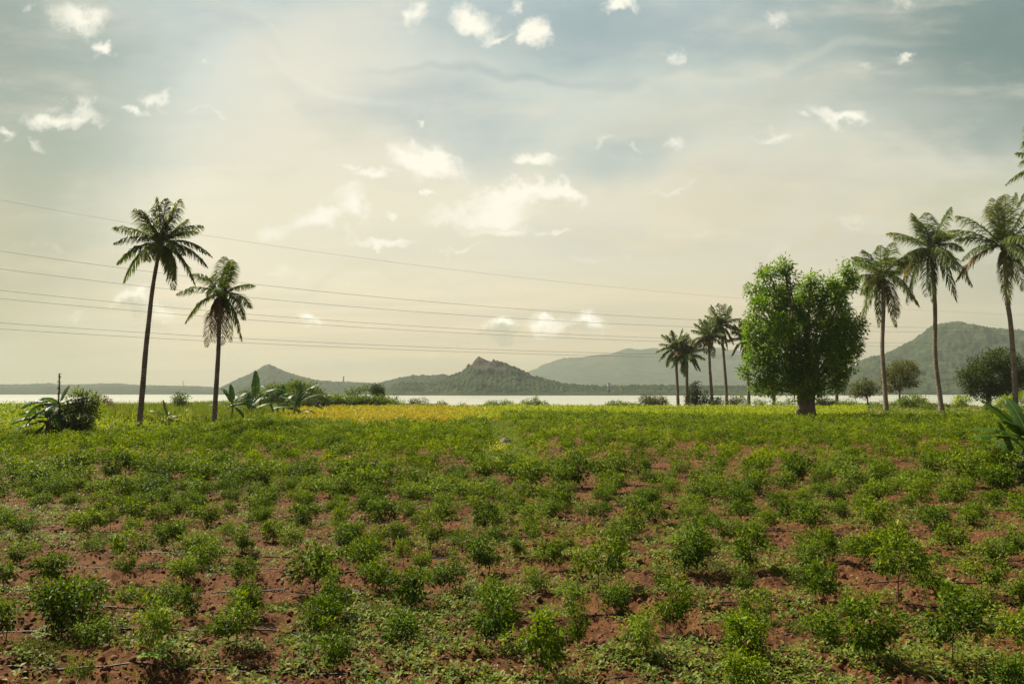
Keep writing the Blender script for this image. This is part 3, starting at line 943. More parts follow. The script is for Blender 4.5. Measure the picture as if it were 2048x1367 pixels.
used = set()
gh = lambda x, y: float(ground_h(np.array([x]), np.array([y]))[0])
for ri, key in enumerate(sorted(rws)):
    for ci, p in enumerate(sorted(rws[key], key=lambda p: p[0] / p[1])):
        x, y, w, h, pale = p
        asp = w / h
        if pale: kk = 10 + (ci + ri) % 2
        else:
            cand = sorted(range(10), key=lambda q_: abs(specs[q_]['w'] / specs[q_]['h'] - asp) + random.uniform(0, .22))
            kk = cand[0]
        so, fo, sp = protoplants[kk]
        look = 'pale yellow-green' if pale else ('small' if w < .5 else 'large' if w > .95 else 'wide' if asp > 1.25 else 'upright' if asp < .85 else 'leafy')
        lab = f'{look} chilli bush, {ordn(ci)} from left in the {ordn(ri)} row from the camera'
        r = empty('chilli_bush', (x, y, gh(x, y) - .01), lab, 'chilli bush', 'chilli bushes in the red soil field')
        r.rotation_euler = (random.gauss(0, .05), random.gauss(0, .05), random.uniform(0, 6.28))
        sw, sh_ = w / sp['w'], h / sp['h']
        r.scale = (sw, sw, sh_)
        for src in (so, fo):
            if src.name in used or kk in used and False:
                c = src.copy(); C.objects.link(c)
            else:
                c = src; used.add(src.name)
            c.parent = r
for so, fo, sp in protoplants:
    for s_ in (so, fo):
        if s_.parent is None: bpy.data.objects.remove(s_)


def bulk_plants(name, mat, lst, nleaf, leafL, tmpl, label, cat='crop', hgt=None):
    """every bush as a clump of leaves; lst of (x,y,w,h), nleaf per bush may be a function of distance"""
    A = np.array([(p[0], p[1], p[2], p[3]) for p in lst])
    acc = Acc()
    gz = ground_h(A[:, 0], A[:, 1])
    bands = nleaf
    for (d0, d1, n, L, tm) in bands:
        mk = (A[:, 1] >= d0) & (A[:, 1] < d1)
        B = A[mk]; g = gz[mk]
        if not len(B): continue
        m_ = len(B)
        tip = RNG.normal(size=(m_, 7, 3)); tip /= np.linalg.norm(tip, axis=2, keepdims=True); tip *= RNG.uniform(.35, .95, (m_, 7, 1))
        wi = RNG.integers(0, 7, (m_, n))
        c = tip[np.arange(m_)[:, None], wi] + RNG.normal(size=(m_, n, 3)) * .24
        outd = c / (np.linalg.norm(c, axis=2, keepdims=True) + 1e-6)
        pos = c * np.stack([B[:, 2] * .5, B[:, 2] * .5, B[:, 3] * .38], 1)[:, None, :]
        pos[:, :, 2] += (B[:, 3] * .6)[:, None] + g[:, None]
        pos[:, :, 0] += B[:, 0][:, None]; pos[:, :, 1] += B[:, 1][:, None]
        dr = outd * .3 + RNG.normal(size=c.shape) * .6
        ups = RNG.normal(size=c.shape) * .3 + outd * .9 + np.array([0, 0, .4])
        L_ = L * RNG.uniform(.6, 1.3, (m_, n))
        sc = np.stack([L_, L_ * .45, L_], -1)
        rn = np.clip(RNG.uniform(0, 1, (m_, n)) * .5 + .5 * RNG.uniform(0, 1, (m_, 1)) + .1 * c[:, :, 2], 0, 1)
        acc.scat(tm, pos.reshape(-1, 3), frames(dr.reshape(-1, 3), ups.reshape(-1, 3)), sc.reshape(-1, 3), rn.ravel())
    o = acc.build(name, mat)
    tag(o, label, cat, None, 'stuff')
    return o


bulk_plants('chilli_crop', M['chilli_far'], rest,
            [(0, 20, 330, .09, LEAF1), (20, 32, 330, .088, LEAF1), (32, 48, 210, .115, LEAF1), (48, 70, 110, .15, LEAF2), (70, 110, 65, .20, LEAF2)],
            0, 0, 'dense green chilli bushes merging across the middle of the field')


def grid_pts(z, y0, y1, stepx, stepy, jit=.35, seed=1):
    r = np.random.default_rng(seed)
    out = []
    y = y0
    while y < y1:
        f = 1 + (y - y0) / (y1 - y0) * .6
        lim = .75 * y
        xs = np.arange(-lim, lim, stepx * f)
        xs = xs + r.normal(size=len(xs)) * stepx * jit
        ys = y + r.normal(size=len(xs)) * stepy * jit
        for x_, y_ in zip(xs, ys):
            if zone(x_, y_) == z: out.append((x_, y_))
        y += stepy * f
    return out


yl = [(x, y, random.uniform(.6, 1.0), random.uniform(.5, .85)) for x, y in grid_pts(2, 62, 168, .62, .8, seed=3)]
yl_green = [p_ for i_, p_ in enumerate(yl) if random.random() < .06 or (p_[1] > 125 and random.random() < .2) or random.random() < (CX + p_[0] / p_[1] * FPX - 900) / 130 or random.random() < (620 - CX - p_[0] / p_[1] * FPX) / 150]
yl = [p_ for p_ in yl if p_ not in set(yl_green)]
bulk_plants('yellow_crop', M['yellow'], yl, [(0, 100, 26, .20, LEAF2), (100, 200, 14, .32, LEAF2)], 0, 0, 'yellowing low crop strip before the lake, left of centre')
ll = [(x, y, random.uniform(.7, 1.2), random.uniform(.5, .9)) for x, y in grid_pts(3, 76, 168, .75, .95, seed=4)]
bulk_plants('lime_crop', M['lime'], ll + yl_green, [(0, 110, 26, .24, LEAF2), (110, 200, 14, .34, LEAF2)], 0, 0, 'bright lime green low crop before the lake on the right')
lg = [(x, y, random.uniform(.6, 1.5), random.choice([.5, .7, .9, 1.1, 1.5])) for x, y in grid_pts(5, 45, 166, .8, .95, seed=6)]
bulk_plants('low_green_crop', M['lime'], lg, [(0, 80, 30, .20, LEAF2), (80, 200, 15, .32, LEAF2)], 0, 0, 'rank green weeds and low crop at the left edge of the field')
md = [(x, y, random.uniform(.5, 1.2), random.uniform(.25, .6)) for x, y in grid_pts(6, 84, 168, 1.2, 1.5, seed=7)]
bulk_plants('meadow_plants', M['grass'], md, [(0, 200, 16, .30, LEAF2)], 0, 0, 'short rough grass under the right hand palms')

pt = []
for q_ in range(1900):
    y_ = rr.uniform(30, 79); x_ = pathx(y_) + rr.uniform(-1.2, 1.2)
    if vn(np.array([x_ * 1.1]), np.array([y_ * .45]), 8)[0] > -.25: pt.append((x_, y_, rr.uniform(.25, .55), rr.uniform(.12, .32)))
bulk_plants('path_grass', M['grass'], pt, [(0, 200, 26, .11, LEAF2)], 0, 0, 'dry and green grass tufts on the narrow path')
sh_ = []
for q_ in range(3200):
    x_ = rr.uniform(-125, 125); y_ = rr.uniform(140, 167)
    g_ = vn(np.array([x_ * .09]), np.array([2.2]), 14)[0] + .5 * vn(np.array([x_ * .4]), np.array([5.2]), 15)[0]
    if g_ > -.1: sh_.append((x_, y_, rr.uniform(.8, 1.9), .25 + max(g_, 0) * 2.2 * rr.uniform(.3, 1)))
bulk_plants('shore_plants', M['bush'], sh_, [(0, 300, 30, .34, LEAF2)], 0, 0, 'ragged low green growth along the lake shore')
# tall grass / maize patch
gp = grid_pts(4, 70, 166, .55, .6, seed=8)
G = np.array(gp)
nb = 7
gx = np.repeat(G[:, 0], nb) + RNG.normal(size=len(G) * nb) * .25
gy = np.repeat(G[:, 1], nb) + RNG.normal(size=len(G) * nb) * .25
hh = RNG.uniform(.9, 1.9, len(gx)) * (0.8 + 0.6 * vn(gx * .12, gy * .12, 4))
BL = (np.array([[0, -.5, 0], [0, .5, 0], [.55, .45, .06], [.55, -.45, .06], [1, .05, -.12], [1, -.05, -.12]]), [np.array([[0, 1, 2, 3], [3, 2, 4, 5]])])
dirs_ = np.stack([RNG.normal(size=len(gx)) * .35, RNG.normal(size=len(gx)) * .35, np.ones(len(gx))], 1)
A = Acc()
A.scat(BL, np.stack([gx, gy, ground_h(gx, gy)], 1), frames(dirs_, rdirs(len(gx))), np.stack([hh, np.full(len(gx), .10), hh], 1), RNG.uniform(0, 1, len(gx)))
tag(A.build('tall_grass', M['grass']), 'tall pale green maize and grass behind the left palms', 'grass', None, 'stuff')

# ------------------------------------------------------------------ weeds, mats, clods in the near field
r = np.random.default_rng(77)
n = 110000
yy = 5.5 + (46 - 5.5) * r.uniform(0, 1, n) ** 1.15
xx = r.uniform(-.78, .78, n) * yy + r.normal(size=n)
nzv = .8 * fbm(xx * .6, yy * .9, 3, 61) + .6 * fbm(xx * 2.0, yy * 2.4, 3, 71)
pxx = CX + xx / yy * FPX
thr = .10 + .022 * np.clip(yy - 18, 0, 30) - .09 * (yy < 9.3) * (pxx > 700) + .03 * (pxx < 500) - .10 * (pxx > 1350) + .02 * (yy > 20)
kp = nzv > thr + r.normal(size=n) * .075
xx, yy = xx[kp], yy[kp]
n = len(xx)
nl = 7
size = r.uniform(.5, 1.4, n) * (1 + np.clip((yy - 16) / 22, 0, 1.1))
th = r.uniform(0, 2 * pi, (n, nl))
el = r.uniform(.05, .9, (n, nl))
dr = np.stack([np.cos(th) * np.cos(el), np.sin(th) * np.cos(el), np.sin(el)], -1)
pos = np.stack([xx, yy, ground_h(xx, yy)], -1)[:, None, :] + dr * .02 * size[:, None, None] + r.normal(size=(n, nl, 3)) * np.array([.022, .022, .004]) * size[:, None, None]
pos[:, :, 2] += r.uniform(0.005, .07, (n, nl)) * size[:, None]
L_ = r.uniform(.03, .062, (n, nl)) * size[:, None]
rn = np.clip(r.uniform(0, 1, (n, nl)) * .5 + r.uniform(0, .5, (n, 1)), 0, 1)
A = Acc()
A.scat(LEAF1, pos.reshape(-1, 3), frames(dr.reshape(-1, 3)), np.stack([L_, L_ * .6, L_], -1).reshape(-1, 3), rn.ravel())
# grass blades in the weeds
n = 9000
y2 = 5.8 + 16 * r.uniform(0, 1, n) ** 1.4
x2 = r.uniform(-.75, .75, n) * y2
kp = fbm(x2 * .9, y2 * .9, 3, 91) > .08
x2, y2 = x2[kp], y2[kp]; n = len(x2)
d2 = np.stack([r.normal(size=n) * .7, r.normal(size=n) * .7, np.ones(n) * .8], 1)
A.scat(BL, np.stack([x2, y2, ground_h(x2, y2)], 1), frames(d2, rdirs(n)), np.stack([r.uniform(.07, .2, n), np.full(n, .008), r.uniform(.1, .2, n)], 1), r.uniform(.3, 1, n))
tag(A.build('weeds', M['weed']), 'small pale green weeds and grass covering the red soil', 'weeds', None, 'stuff')

# dense low mats of tiny leaves
MATS = [(767, 1240, 62, .11), (565, 1228, 45, .06), (1616, 1172, 45, .07), (1686, 1085, 45, .06), (1831, 1256, 40, .06), (1603, 1265, 45, .06), (1341, 1034, 24, .05),
        (1360, 1056, 30, .05), (1445, 1098, 34, .05), (1131, 1277, 34, .07), (312, 1144, 30, .03), (1880, 1130, 30, .06), (1560, 1158, 25, .05), (430, 1276, 40, .04), (620, 1246, 30, .03),
        (1760, 1040, 30, .04), (1240, 1000, 26, .04), (1500, 1030, 30, .05), (905, 1072, 30, .03), (1700, 1100, 50, .05), (80, 1330, 60, .05), (1700, 1300, 60, .05), (1270, 1330, 50, .06)]
A = Acc()
for (px, py, rx, hh_) in MATS:
    D_ = Dg(py); c0 = P(px, py, D_); R_ = rx / FPX * D_
    n = int(5200 * R_ * R_ / .16) + 300
    a_ = r.uniform(0, 2 * pi, n); q_ = np.sqrt(r.uniform(0, 1, n))
    edge = 1 + .25 * np.sin(a_ * 3 + px) + .15 * np.sin(a_ * 7 + py)
    mx_, my_ = c0.x + np.cos(a_) * q_ * R_ * edge, c0.y + np.sin(a_) * q_ * R_ * .85 * edge
    mz = ground_h(mx_, my_) + (1 - q_ ** 2) * hh_ * r.uniform(.55, 1.05, n) + .01
    dd_ = rdirs(n, r); dd_[:, 2] = np.abs(dd_[:, 2])
    L_ = r.uniform(.012, .024, n) * (1 + (D_ - 9) * .05)
    A.scat(LEAF2, np.stack([mx_, my_, mz], 1), frames(dd_, rdirs(n, r)), np.stack([L_, L_ * .7, L_], 1), r.uniform(0, 1, n))
tag(A.build('ground_cover', M['mat']), 'low fine leaved mats of ground cover between the bushes', 'ground cover', None, 'stuff')

# clods and pebbles
n = 30000
yc = 5.3 + 26 * r.uniform(0, 1, n) ** 1.5
xc = r.uniform(-.76, .76, n) * yc
sz = np.minimum(.008 + r.exponential(.010, n), .055)
ICO = []
ph = (1 + 5 ** .5) / 2
for a_ in (-1, 1):
    for b_ in (-ph, ph):
        ICO += [(0, a_, b_), (a_, b_, 0), (b_, 0, a_)]
ICO = np.array(ICO) / np.sqrt(1 + ph * ph)
import itertools
tri = []
for (i1, i2, i3) in itertools.combinations(range(12), 3):
    dd_ = [np.linalg.norm(ICO[i1] - ICO[i2]), np.linalg.norm(ICO[i2] - ICO[i3]), np.linalg.norm(ICO[i1] - ICO[i3])]
    if max(dd_) < 1.1:
        nrm = np.cross(ICO[i2] - ICO[i1], ICO[i3] - ICO[i1])
        tri.append((i1, i2, i3) if np.dot(nrm, ICO[i1]) > 0 else (i1, i3, i2))
ICOF = np.array(tri)
A = Acc()
A.scat((ICO, [ICOF]), np.stack([xc, yc, ground_h(xc, yc) + sz * .25], 1), frames(rdirs(n, r), rdirs(n, r)), np.stack([sz * r.uniform(.8, 1.5, n), sz, sz * r.uniform(.5, .9, n)], 1), r.uniform(0, 1, n))
tag(A.build('soil_clods', M['clod']), 'red clods and pebbles lying over the soil', 'clods', None, 'stuff')


n = 9000
yl_ = 5.5 + 22 * r.uniform(0, 1, n) ** 1.4; xl_ = r.uniform(-.76, .76, n) * yl_
dl_ = rdirs(n, r); dl_[:, 2] *= .25
L_ = r.uniform(.02, .065, n)
A = Acc(); A.scat(LEAF1, np.stack([xl_, yl_, ground_h(xl_, yl_) + .008], 1), frames(dl_, rdirs(n, r) * .5 + np.array([0, 0, 1.0])), np.stack([L_, L_ * r.uniform(.12, .45, n), L_ * .8], 1), r.uniform(0, 1, n))
tag(A.build('leaf_litter', M['paper']), 'tan dry leaf litter scattered on the soil', 'litter', None, 'stuff')


def rock(name, px, py, D, size, mat, label, cat='rock', group=None, seed=0):
    rg = np.random.default_rng(seed + 300)
    import bmesh
    bm = bmesh.new(); bmesh.ops.create_icosphere(bm, subdivisions=3, radius=1)
    co = np.array([v.co[:] for v in bm.verts])
    dsp = 1 + .35 * fbm(co[:, 0] * 1.5 + seed, co[:, 1] * 1.5 + co[:, 2] * 1.3, 4, seed)
    co = co * dsp[:, None] * np.array(size)
    for v, c in zip(bm.verts, co): v.co = c
    me = bpy.data.meshes.new(name); bm.to_mesh(me); bm.free(); me.materials.append(mat)
    o = bpy.data.objects.new(name, me); C.objects.link(o)
    p = P(px, py, D); o.location = (p.x, p.y, gh(p.x, p.y) + size[2] * .35)
    o.rotation_euler = (0, rg.uniform(-.3, .3), rg.uniform(0, 6))
    tag(o, label, cat, group)
    return o


rock('rock', 1012, 889, Dg(896), (.30, .28, .30), M['rock'], 'larger pale rock beside the grassy path', seed=2)
rock('rock', 1019, 906, Dg(910), (.20, .18, .14), M['rock'], 'smaller pale rock below the larger one on the path', seed=3)
rock('clay_lump', 1457, 1238, Dg(1242), (.045, .04, .05), M['clod'], 'orange clay lump on bare soil right of centre', 'clod', seed=4)
rock('clay_lump', 1400, 1256, Dg(1258), (.04, .04, .03), M['clod'], 'flat clay lump left of the orange lump', 'clod', seed=5)
rock('clay_lump', 640, 1316, Dg(1318), (.06, .05, .04), M['rock'], 'grey stone near the loose bush at the bottom', 'stone', seed=6)
rock('clay_lump', 1573, 1355, Dg(1356), (.05, .05, .045), M['clod'], 'orange clay lump at the bottom edge of the field', 'clod', seed=8)
# dry curled bract
A = Acc()
u_ = np.linspace(0, 1, 7); v_ = np.linspace(-1, 1, 7)
U_, V_ = np.meshgrid(u_, v_)
Vb = np.stack([U_ * .22, V_ * .055 * np.sin(np.clip(U_ * .9 + .12, 0, 1) * pi), .03 + .08 * U_ + .03 * V_ ** 2], -1).reshape(-1, 3)
i = np.arange(6)[:, None] * 7; j = np.arange(6)[None]
Fq = np.stack([i + j, i + j + 1, i + 8 + j, i + 7 + j], -1).reshape(-1, 4)
A.add(Vb, [Fq]); A.add(Vb + np.array([0, 0, -.004]), [Fq[:, ::-1]])
o = A.build('dry_leaf', M['paper'])
p = P(1276, 1190, Dg(1194)); o.location = (p.x - .1, p.y, gh(p.x, p.y)); o.rotation_euler = (0, 0, .3)
tag(o, 'curled tan dry leaf lying on soil right of centre', 'dry leaf')
# dry sticks
for (xa, ya, xb, yb, lab) in [(195, 1304, 232, 1264, 'thin pale dry stick leaning on soil at lower left'), (1139, 1101, 1154, 1111, 'short pale stick on the soil near the centre'),
                              (722, 1332, 735, 1318, 'thin bent straw on the soil at the bottom')]:
    A = Acc()
    p0, p1 = P(xa, ya, Dg(ya)), P(xb, yb, Dg(yb))
    L0 = p1 - p0
    pts = [[0, 0, .02], [L0.x * .5, L0.y * .5, .05 + gh(p1.x, p1.y) * .5 - gh(p0.x, p0.y) * .5], [L0.x, L0.y, .03 + gh(p1.x, p1.y) - gh(p0.x, p0.y)]]
    A.tube(np.array(pts), [.005, .006, .004], 6)
    o = A.build('dry_stick', M['paper']); o.location = (p0.x, p0.y, gh(p0.x, p0.y)); tag(o, lab, 'stick')

# ------------------------------------------------------------------ drip pipes
PIPES = [([(-200, 1352), (900, 1364), (2200, 1366)], 'lowest'), ([(-200, 1276), (512, 1280), (900, 1286), (1100, 1288), (2010, 1262), (2250, 1256)], 'second lowest'),
         ([(-200, 1226), (700, 1236), (1024, 1232), (1200, 1228), (1440, 1217), (2250, 1208)], 'third'),
         ([(-200, 1188), (410, 1194), (660, 1192), (1000, 1193), (1100, 1189), (1410, 1178), (1536, 1175), (1870, 1169), (2250, 1166)], 'fourth'),
         ([(-200, 1142), (290, 1147), (450, 1151), (705, 1152), (1100, 1150), (1700, 1136), (2250, 1128)], 'fifth'),
         ([(-200, 1116), (190, 1121), (467, 1124), (900, 1120), (1500, 1108), (2250, 1098)], 'sixth'),
         ([(-200, 1076), (790, 1079), (900, 1077), (1500, 1070), (2250, 1062)], 'seventh'), ([(-200, 1040), (620, 1045), (720, 1045), (1000, 1041), (1600, 1034), (2250, 1026)], 'eighth'),
         ([(-200, 1014), (250, 1024), (800, 1017), (1040, 1016), (1600, 1008), (2250, 1000)], 'ninth'), ([(-200, 992), (700, 994), (1240, 1010), (2250, 984)], 'tenth')]
for li, (pts, nm) in enumerate(PIPES):
    pp = np.array(pts, float)
    xs = np.arange(-200, 2250, 14)
    ys = np.interp(xs, pp[:, 0], pp[:, 1])
    Dd = np.array([Dg(v) for v in ys])
    wx = (xs - CX) / FPX * Dd
    wy = Dd + .03 * np.sin(wx * 1.3 + li)
    gz = ground_h(wx, wy)
    ker = np.ones(5) / 5
    gs = np.convolve(np.pad(gz, 2, 'edge'), ker, 'valid')
    wz = gs + .012 + .035 * vn(wx * .8, wx * 0 + li * 3.1, 5)
    A = Acc(); A.tube(np.stack([wx, wy, wz], 1), np.full(len(wx), .011), 6)
    o = A.build('drip_pipe', M['pipe'], smooth=True)
    tag(o, f'black drip pipe lying along the soil, {nm} of the pipes in the photo' if li else 'black drip pipe lying along the soil at the very bottom edge', 'drip pipe', 'drip pipes across the field')

# broad-leaved seedling at the lower left
root_p = P(314, 1362, Dg(1362))
sd = empty('broad_leaf_seedling', (root_p.x, root_p.y, gh(root_p.x, root_p.y)), 'bright green seedling with broad round leaves at lower left', 'seedling')
A = Acc(); A.tube(np.array([[0, 0, -.03], [.005, 0, .12], [0, 0, .24]]), [.008, .007, .005], 6); A.build('stem', M['stem'], sd)


def round_leaf(p0, dirv, L, Wd, parent, mat, nm='leaf', droop=.25):
    u_ = np.linspace(0, 1, 9); v_ = np.linspace(-1, 1, 7)
    U_, V_ = np.meshgrid(u_, v_)
    wd = Wd * .5 * np.sin(np.clip(U_ * .93 + .05, 0, 1) * pi) ** .6
    loc = np.stack([U_ * L, V_ * wd, -droop * L * U_ ** 2 + .12 * wd * np.abs(V_) + .01 * np.sin(U_ * 20) * V_ ** 2], -1).reshape(-1, 3)
    fr = frames(np.array([dirv], float))[0]
    Vw = loc @ fr + np.array(p0)
    i = np.arange(6)[:, None] * 9; j = np.arange(8)[None]
    Fq = np.stack([i + j, i + j + 1, i + 10 + j, i + 9 + j], -1).reshape(-1, 4)
    A = Acc(); A.add(Vw, [Fq], .6)
    return A.build(nm, mat, parent, True)


round_leaf((0, 0, .2), (-1, -.3, .25), .20, .16, sd, M['seedling'])
round_leaf((0, 0, .22), (.6, -.8, .2), .17, .15, sd, M['seedling'])
round_leaf((0, 0, .24), (.9, .5, .9), .20, .13, sd, M['seedling'])
# yellow weed by the path
yw_p = P(998, 915, Dg(915))
yw = empty('yellow_weed', (yw_p.x, yw_p.y, gh(yw_p.x, yw_p.y)), 'bright yellow leaved weed beside the rocks on the path', 'weed')
A = Acc(); n = 130
pp = r.normal(size=(n, 3)) * np.array([.24, .2, .12]) + np.array([0, 0, .42])
dd_ = rdirs(n, r)
A.scat(LEAF1, pp, frames(dd_), np.stack([np.full(n, .12), np.full(n, .06), np.full(n, .1)], 1), r.uniform(0, 1, n)); A.build('foliage', M['yellowleaf'], yw)
A = Acc()
for t_ in range(6): A.tube(np.array([[0, 0, -.02], pp[t_] * .5, pp[t_]]), [.008, .006, .004], 4)
A.build('stem', M['stem'], yw)


# ------------------------------------------------------------------ woody plants
def lobed_plant(name, label, cat, D, lobes, base, mat, leafL, dens, trunk_r=.12, group=None, flat=1.0, clus=9, spread=.9, multi=False, csz=.75, tmpl=LEAF1, limbs=True, zbase=None, spk=.30):
    """lobes in photo pixels (x, y, rx, ry[, depth offset px]); base (x, y) px of the foot"""
    s = D / FPX
    b = P(base[0], base[1], D)
    if zbase is None: zbase = float(ground_h(np.array([b.x]), np.array([b.y]))[0])
    b.z = zbase
    root = empty(name, b, label, cat, group)
    rg = np.random.default_rng(abs(hash_(label)) % 99999)
    A = Acc(); cents = []
    for lb in lobes:
        px, py, rx, ry = lb[:4]
        dof = lb[4] if len(lb) > 4 else rg.uniform(-.5, .5) * spread * max(l[2] for l in lobes)
        c = np.array(P(px, py, D) - b)
        c[1] += dof * s
        R = np.array([rx * s, rx * s * .95, ry * s])
        cents.append((np.array(c), R))
        area = 4 * pi * ((R[0] * R[1]) ** 1.6 / 3 + 2 * (R[0] * R[2]) ** 1.6 / 3) ** (1 / 1.6)
        ncl = max(6, int(area * dens * 6.0 / (leafL * leafL) / clus))
        cd = rdirs(ncl, rg)
        cr = rg.uniform(.3, 1.0, ncl) ** .45 * (1 + .10 * rg.normal(size=ncl))
        cc = np.array(c) + cd * cr[:, None] * R
        n_ = ncl * clus
        off = rg.normal(size=(n_, 3)) * leafL * csz
        pos = np.repeat(cc, clus, 0) + off
        od = off / (np.linalg.norm(off, axis=1, keepdims=True) + 1e-6)
        dr = od * .8 + np.repeat(cd, clus, 0) * .5 + rg.normal(size=(n_, 3)) * .3 + np.array([0, 0, -.1])
        ups = rg.normal(size=(n_, 3)) * .3 + od * .7 + np.repeat(cd, clus, 0) * .45 + np.array([0, 0, .75])
        L_ = leafL * rg.uniform(.6, 1.3, n_)
        rn = np.clip(np.repeat(rg.uniform(0, 1, ncl), clus) * .6 + rg.uniform(0, .4, n_), 0, 1)
        A.scat(tmpl, pos, frames(dr, ups), np.stack([L_, L_ * .48, L_], 1), rn)
    A.build('crown' if cat == 'tree' else 'foliage', mat, root)
    # trunk and limbs
    T = Acc()
    cz = np.mean([c[0] for c in cents], 0)
    lowz = min(c[0][2] - c[1][2] * .3 for c in cents)
    th = max(lowz, .12 * cz[2])
    top = np.array([cz[0] * .25, cz[1] * .25, th])
    if not multi:
        T.tube(np.array([[0, 0, -.3], [top[0] * .2, top[1] * .2, th * .12], top * .6, top]), [trunk_r * 1.5, trunk_r * 1.15, trunk_r * .9, trunk_r * .8], 10)
    else:
        top = np.array([0, 0, .05])
    if limbs:
        for (c, R) in cents:
            mid = top * .55 + c * .45 + rg.normal(size=3) * R * .15
            mid[2] = top[2] * .5 + c[2] * .5 - abs(R[2]) * .1
            rr_ = trunk_r * (.42 if not multi else .8) * (.3 if trunk_r > .6 else 1)
            T.tube(np.array([top - np.array([0, 0, .05]), mid, c, c + np.array([rg.normal() * .3, 0, .6]) * R]), [rr_, rr_ * .7, rr_ * .4, rr_ * .12], 6)
            for q_ in range(3):
                e = c + rdirs(1, rg)[0] * R * .8
                T.tube(np.array([mid * .3 + c * .7, e]), [rr_ * .3, rr_ * .08], 4)
    T.build('trunk' if not multi else 'stems', M['bark'] if cat == 'tree' else M['twig'], root, True)
    return root


def hash_(s):
    h = 7
    for ch in s: h = (h * 31 + ord(ch)) & 0xFFFFFF
    return h


# the big leafy tree
crop4 = [(1050, 200, 50, 55), (1055, 165, 30, 25), (950, 250, 60, 50), (910, 215, 25, 20), (1090, 290, 50, 65), (880, 330, 65, 40), (1000, 400, 130, 110), (870, 480, 80, 90), (1230, 270, 65, 55), (1255, 370, 110, 75),
         (1370, 285, 60, 50), (1400, 370, 90, 75), (1490, 250, 50, 65), (1470, 205, 20, 25), (1530, 290, 45, 50), (1470, 400, 60, 90), (1110, 500, 110, 100), (1250, 480, 130, 110), (1400, 520, 120, 120), (1480, 600, 90, 100),
         (870, 640, 85, 110), (1000, 610, 120, 100), (1150, 640, 130, 110), (1300, 660, 140, 120), (1440, 720, 110, 110), (1530, 680, 40, 60), (880, 790, 80, 90), (1000, 800, 130, 100), (1150, 800, 130, 110),
         (1300, 820, 130, 110), (1420, 850, 95, 95), (1500, 840, 45, 60), (905, 920, 85, 80), (1030, 940, 110, 85), (1180, 950, 130, 85), (1310, 950, 95, 75), (1400, 950, 60, 70), (890, 1000, 55, 45), (985, 1020, 60, 40),
         (1130, 1040, 70, 35), (1280, 1030, 60, 45), (1410, 1000, 35, 50), (790, 905, 22, 18), (835, 560, 35, 45)]
lobs = [(1260 + c[0] / 3.418, 480 + c[1] / 3.418, c[2] / 3.85, c[3] / 3.85) for c in crop4]
bt = lobed_plant('leafy_tree', 'big dense bright green tree with a thick short trunk, right of centre', 'tree', 87, lobs, (1613, 838), M['tree'], .36, 1.0, 1.0, clus=30, csz=.85, spread=1.6)
# fat fluted trunk for it
for ch in list(bt.children):
    if ch.name.startswith('trunk'):
        pass
A = Acc()
zz = np.linspace(-.4, 4.2, 14)
seg = 28
aa = np.linspace(0, 2 * pi, seg, endpoint=False)
Vt = []
for z in zz:
    rad = .82 + .35 * np.exp(-max(z, 0) * 1.6) + .12 * max(z - 2.4, 0)
    fl = 1 + .13 * np.sin(aa * 5 + .3 * z) + .08 * np.sin(aa * 9 - z) + .05 * np.sin(aa * 2 + z)
    Vt.append(np.stack([np.cos(aa) * rad * fl + .03 * z, np.sin(aa) * rad * fl * .9, np.full(seg, z)], 1))
Vt = np.vstack(Vt)
i = np.arange(len(zz) - 1)[:, None] * seg; j = np.arange(seg)[None]
A.add(Vt, [np.stack([i + j, i + (j + 1) % seg, i + seg + (j + 1) % seg, i + seg + j], -1).reshape(-1, 4)])
A.build('trunk_base', M['bark'], bt, True)

LP = lobed_plant
LP('dark_bush', 'dark dense bush right of the drooping banana plant at far left', 'bush', 47, [(140, 862, 32, 24), (152, 835, 34, 26), (168, 808, 22, 20), (178, 860, 14, 20), (160, 798, 12, 8), (138, 812, 16, 12)], (148, 885), M['darkbush'], .17, .6, .05, multi=True)
LP('leafy_bush', 'olive bush with lighter top just behind the dark bush at left', 'bush', 52, [(180, 800, 16, 14), (156, 792, 13, 9), (188, 820, 14, 16)], (165, 880), M['lime'], .17, .75, .05, multi=True)
LP('dry_bush', 'thin brownish bush at left on the lake edge', 'bush', 110, [(205, 808, 18, 10), (222, 815, 12, 8), (198, 800, 12, 8)], (208, 828), M['brownbush'], .25, .5, .05, multi=True)
LP('small_round_tree', 'small round dark tree on the shore between the two left palms', 'tree', 112, [(362, 797, 15, 9), (356, 803, 9, 8), (366, 812, 8, 7), (361, 821, 7, 5)], (362, 828), M['bush'], .26, .7, .12)
LP('shore_bush', 'rounded green bush behind the left banana clump', 'bush', 128, [(500, 794, 20, 12), (520, 800, 16, 12), (485, 805, 14, 8)], (503, 818), M['bush'], .34, .6, .1, multi=True)
LP('shore_tree', 'tallest leafy tree of the clump left of the hedge', 'tree', 130, [(548, 785, 21, 14), (575, 783, 21, 14), (590, 776, 18, 11), (612, 778, 18, 15), (600, 794, 30, 14), (556, 802, 26, 12), (628, 790, 18, 12), (520, 795, 20, 11), (589, 767, 6, 5)], (588, 820), M['bush'], .36, .85, .2)
LP('shore_bush', 'dark green bush at the right end of the banana clump', 'bush', 126, [(637, 800, 18, 15), (622, 808, 18, 12), (650, 806, 12, 9), (604, 812, 22, 10)], (632, 824), M['darkbush'], .34, .6, .1, multi=True)
hedge = [(665, 803, 20, 10, 'first'), (690, 806, 18, 9, 'second'), (712, 805, 16, 9, 'third'), (733, 803, 16, 9, 'fourth'), (757, 806, 16, 10, 'fifth'), (783, 809, 13, 6, 'sixth')]
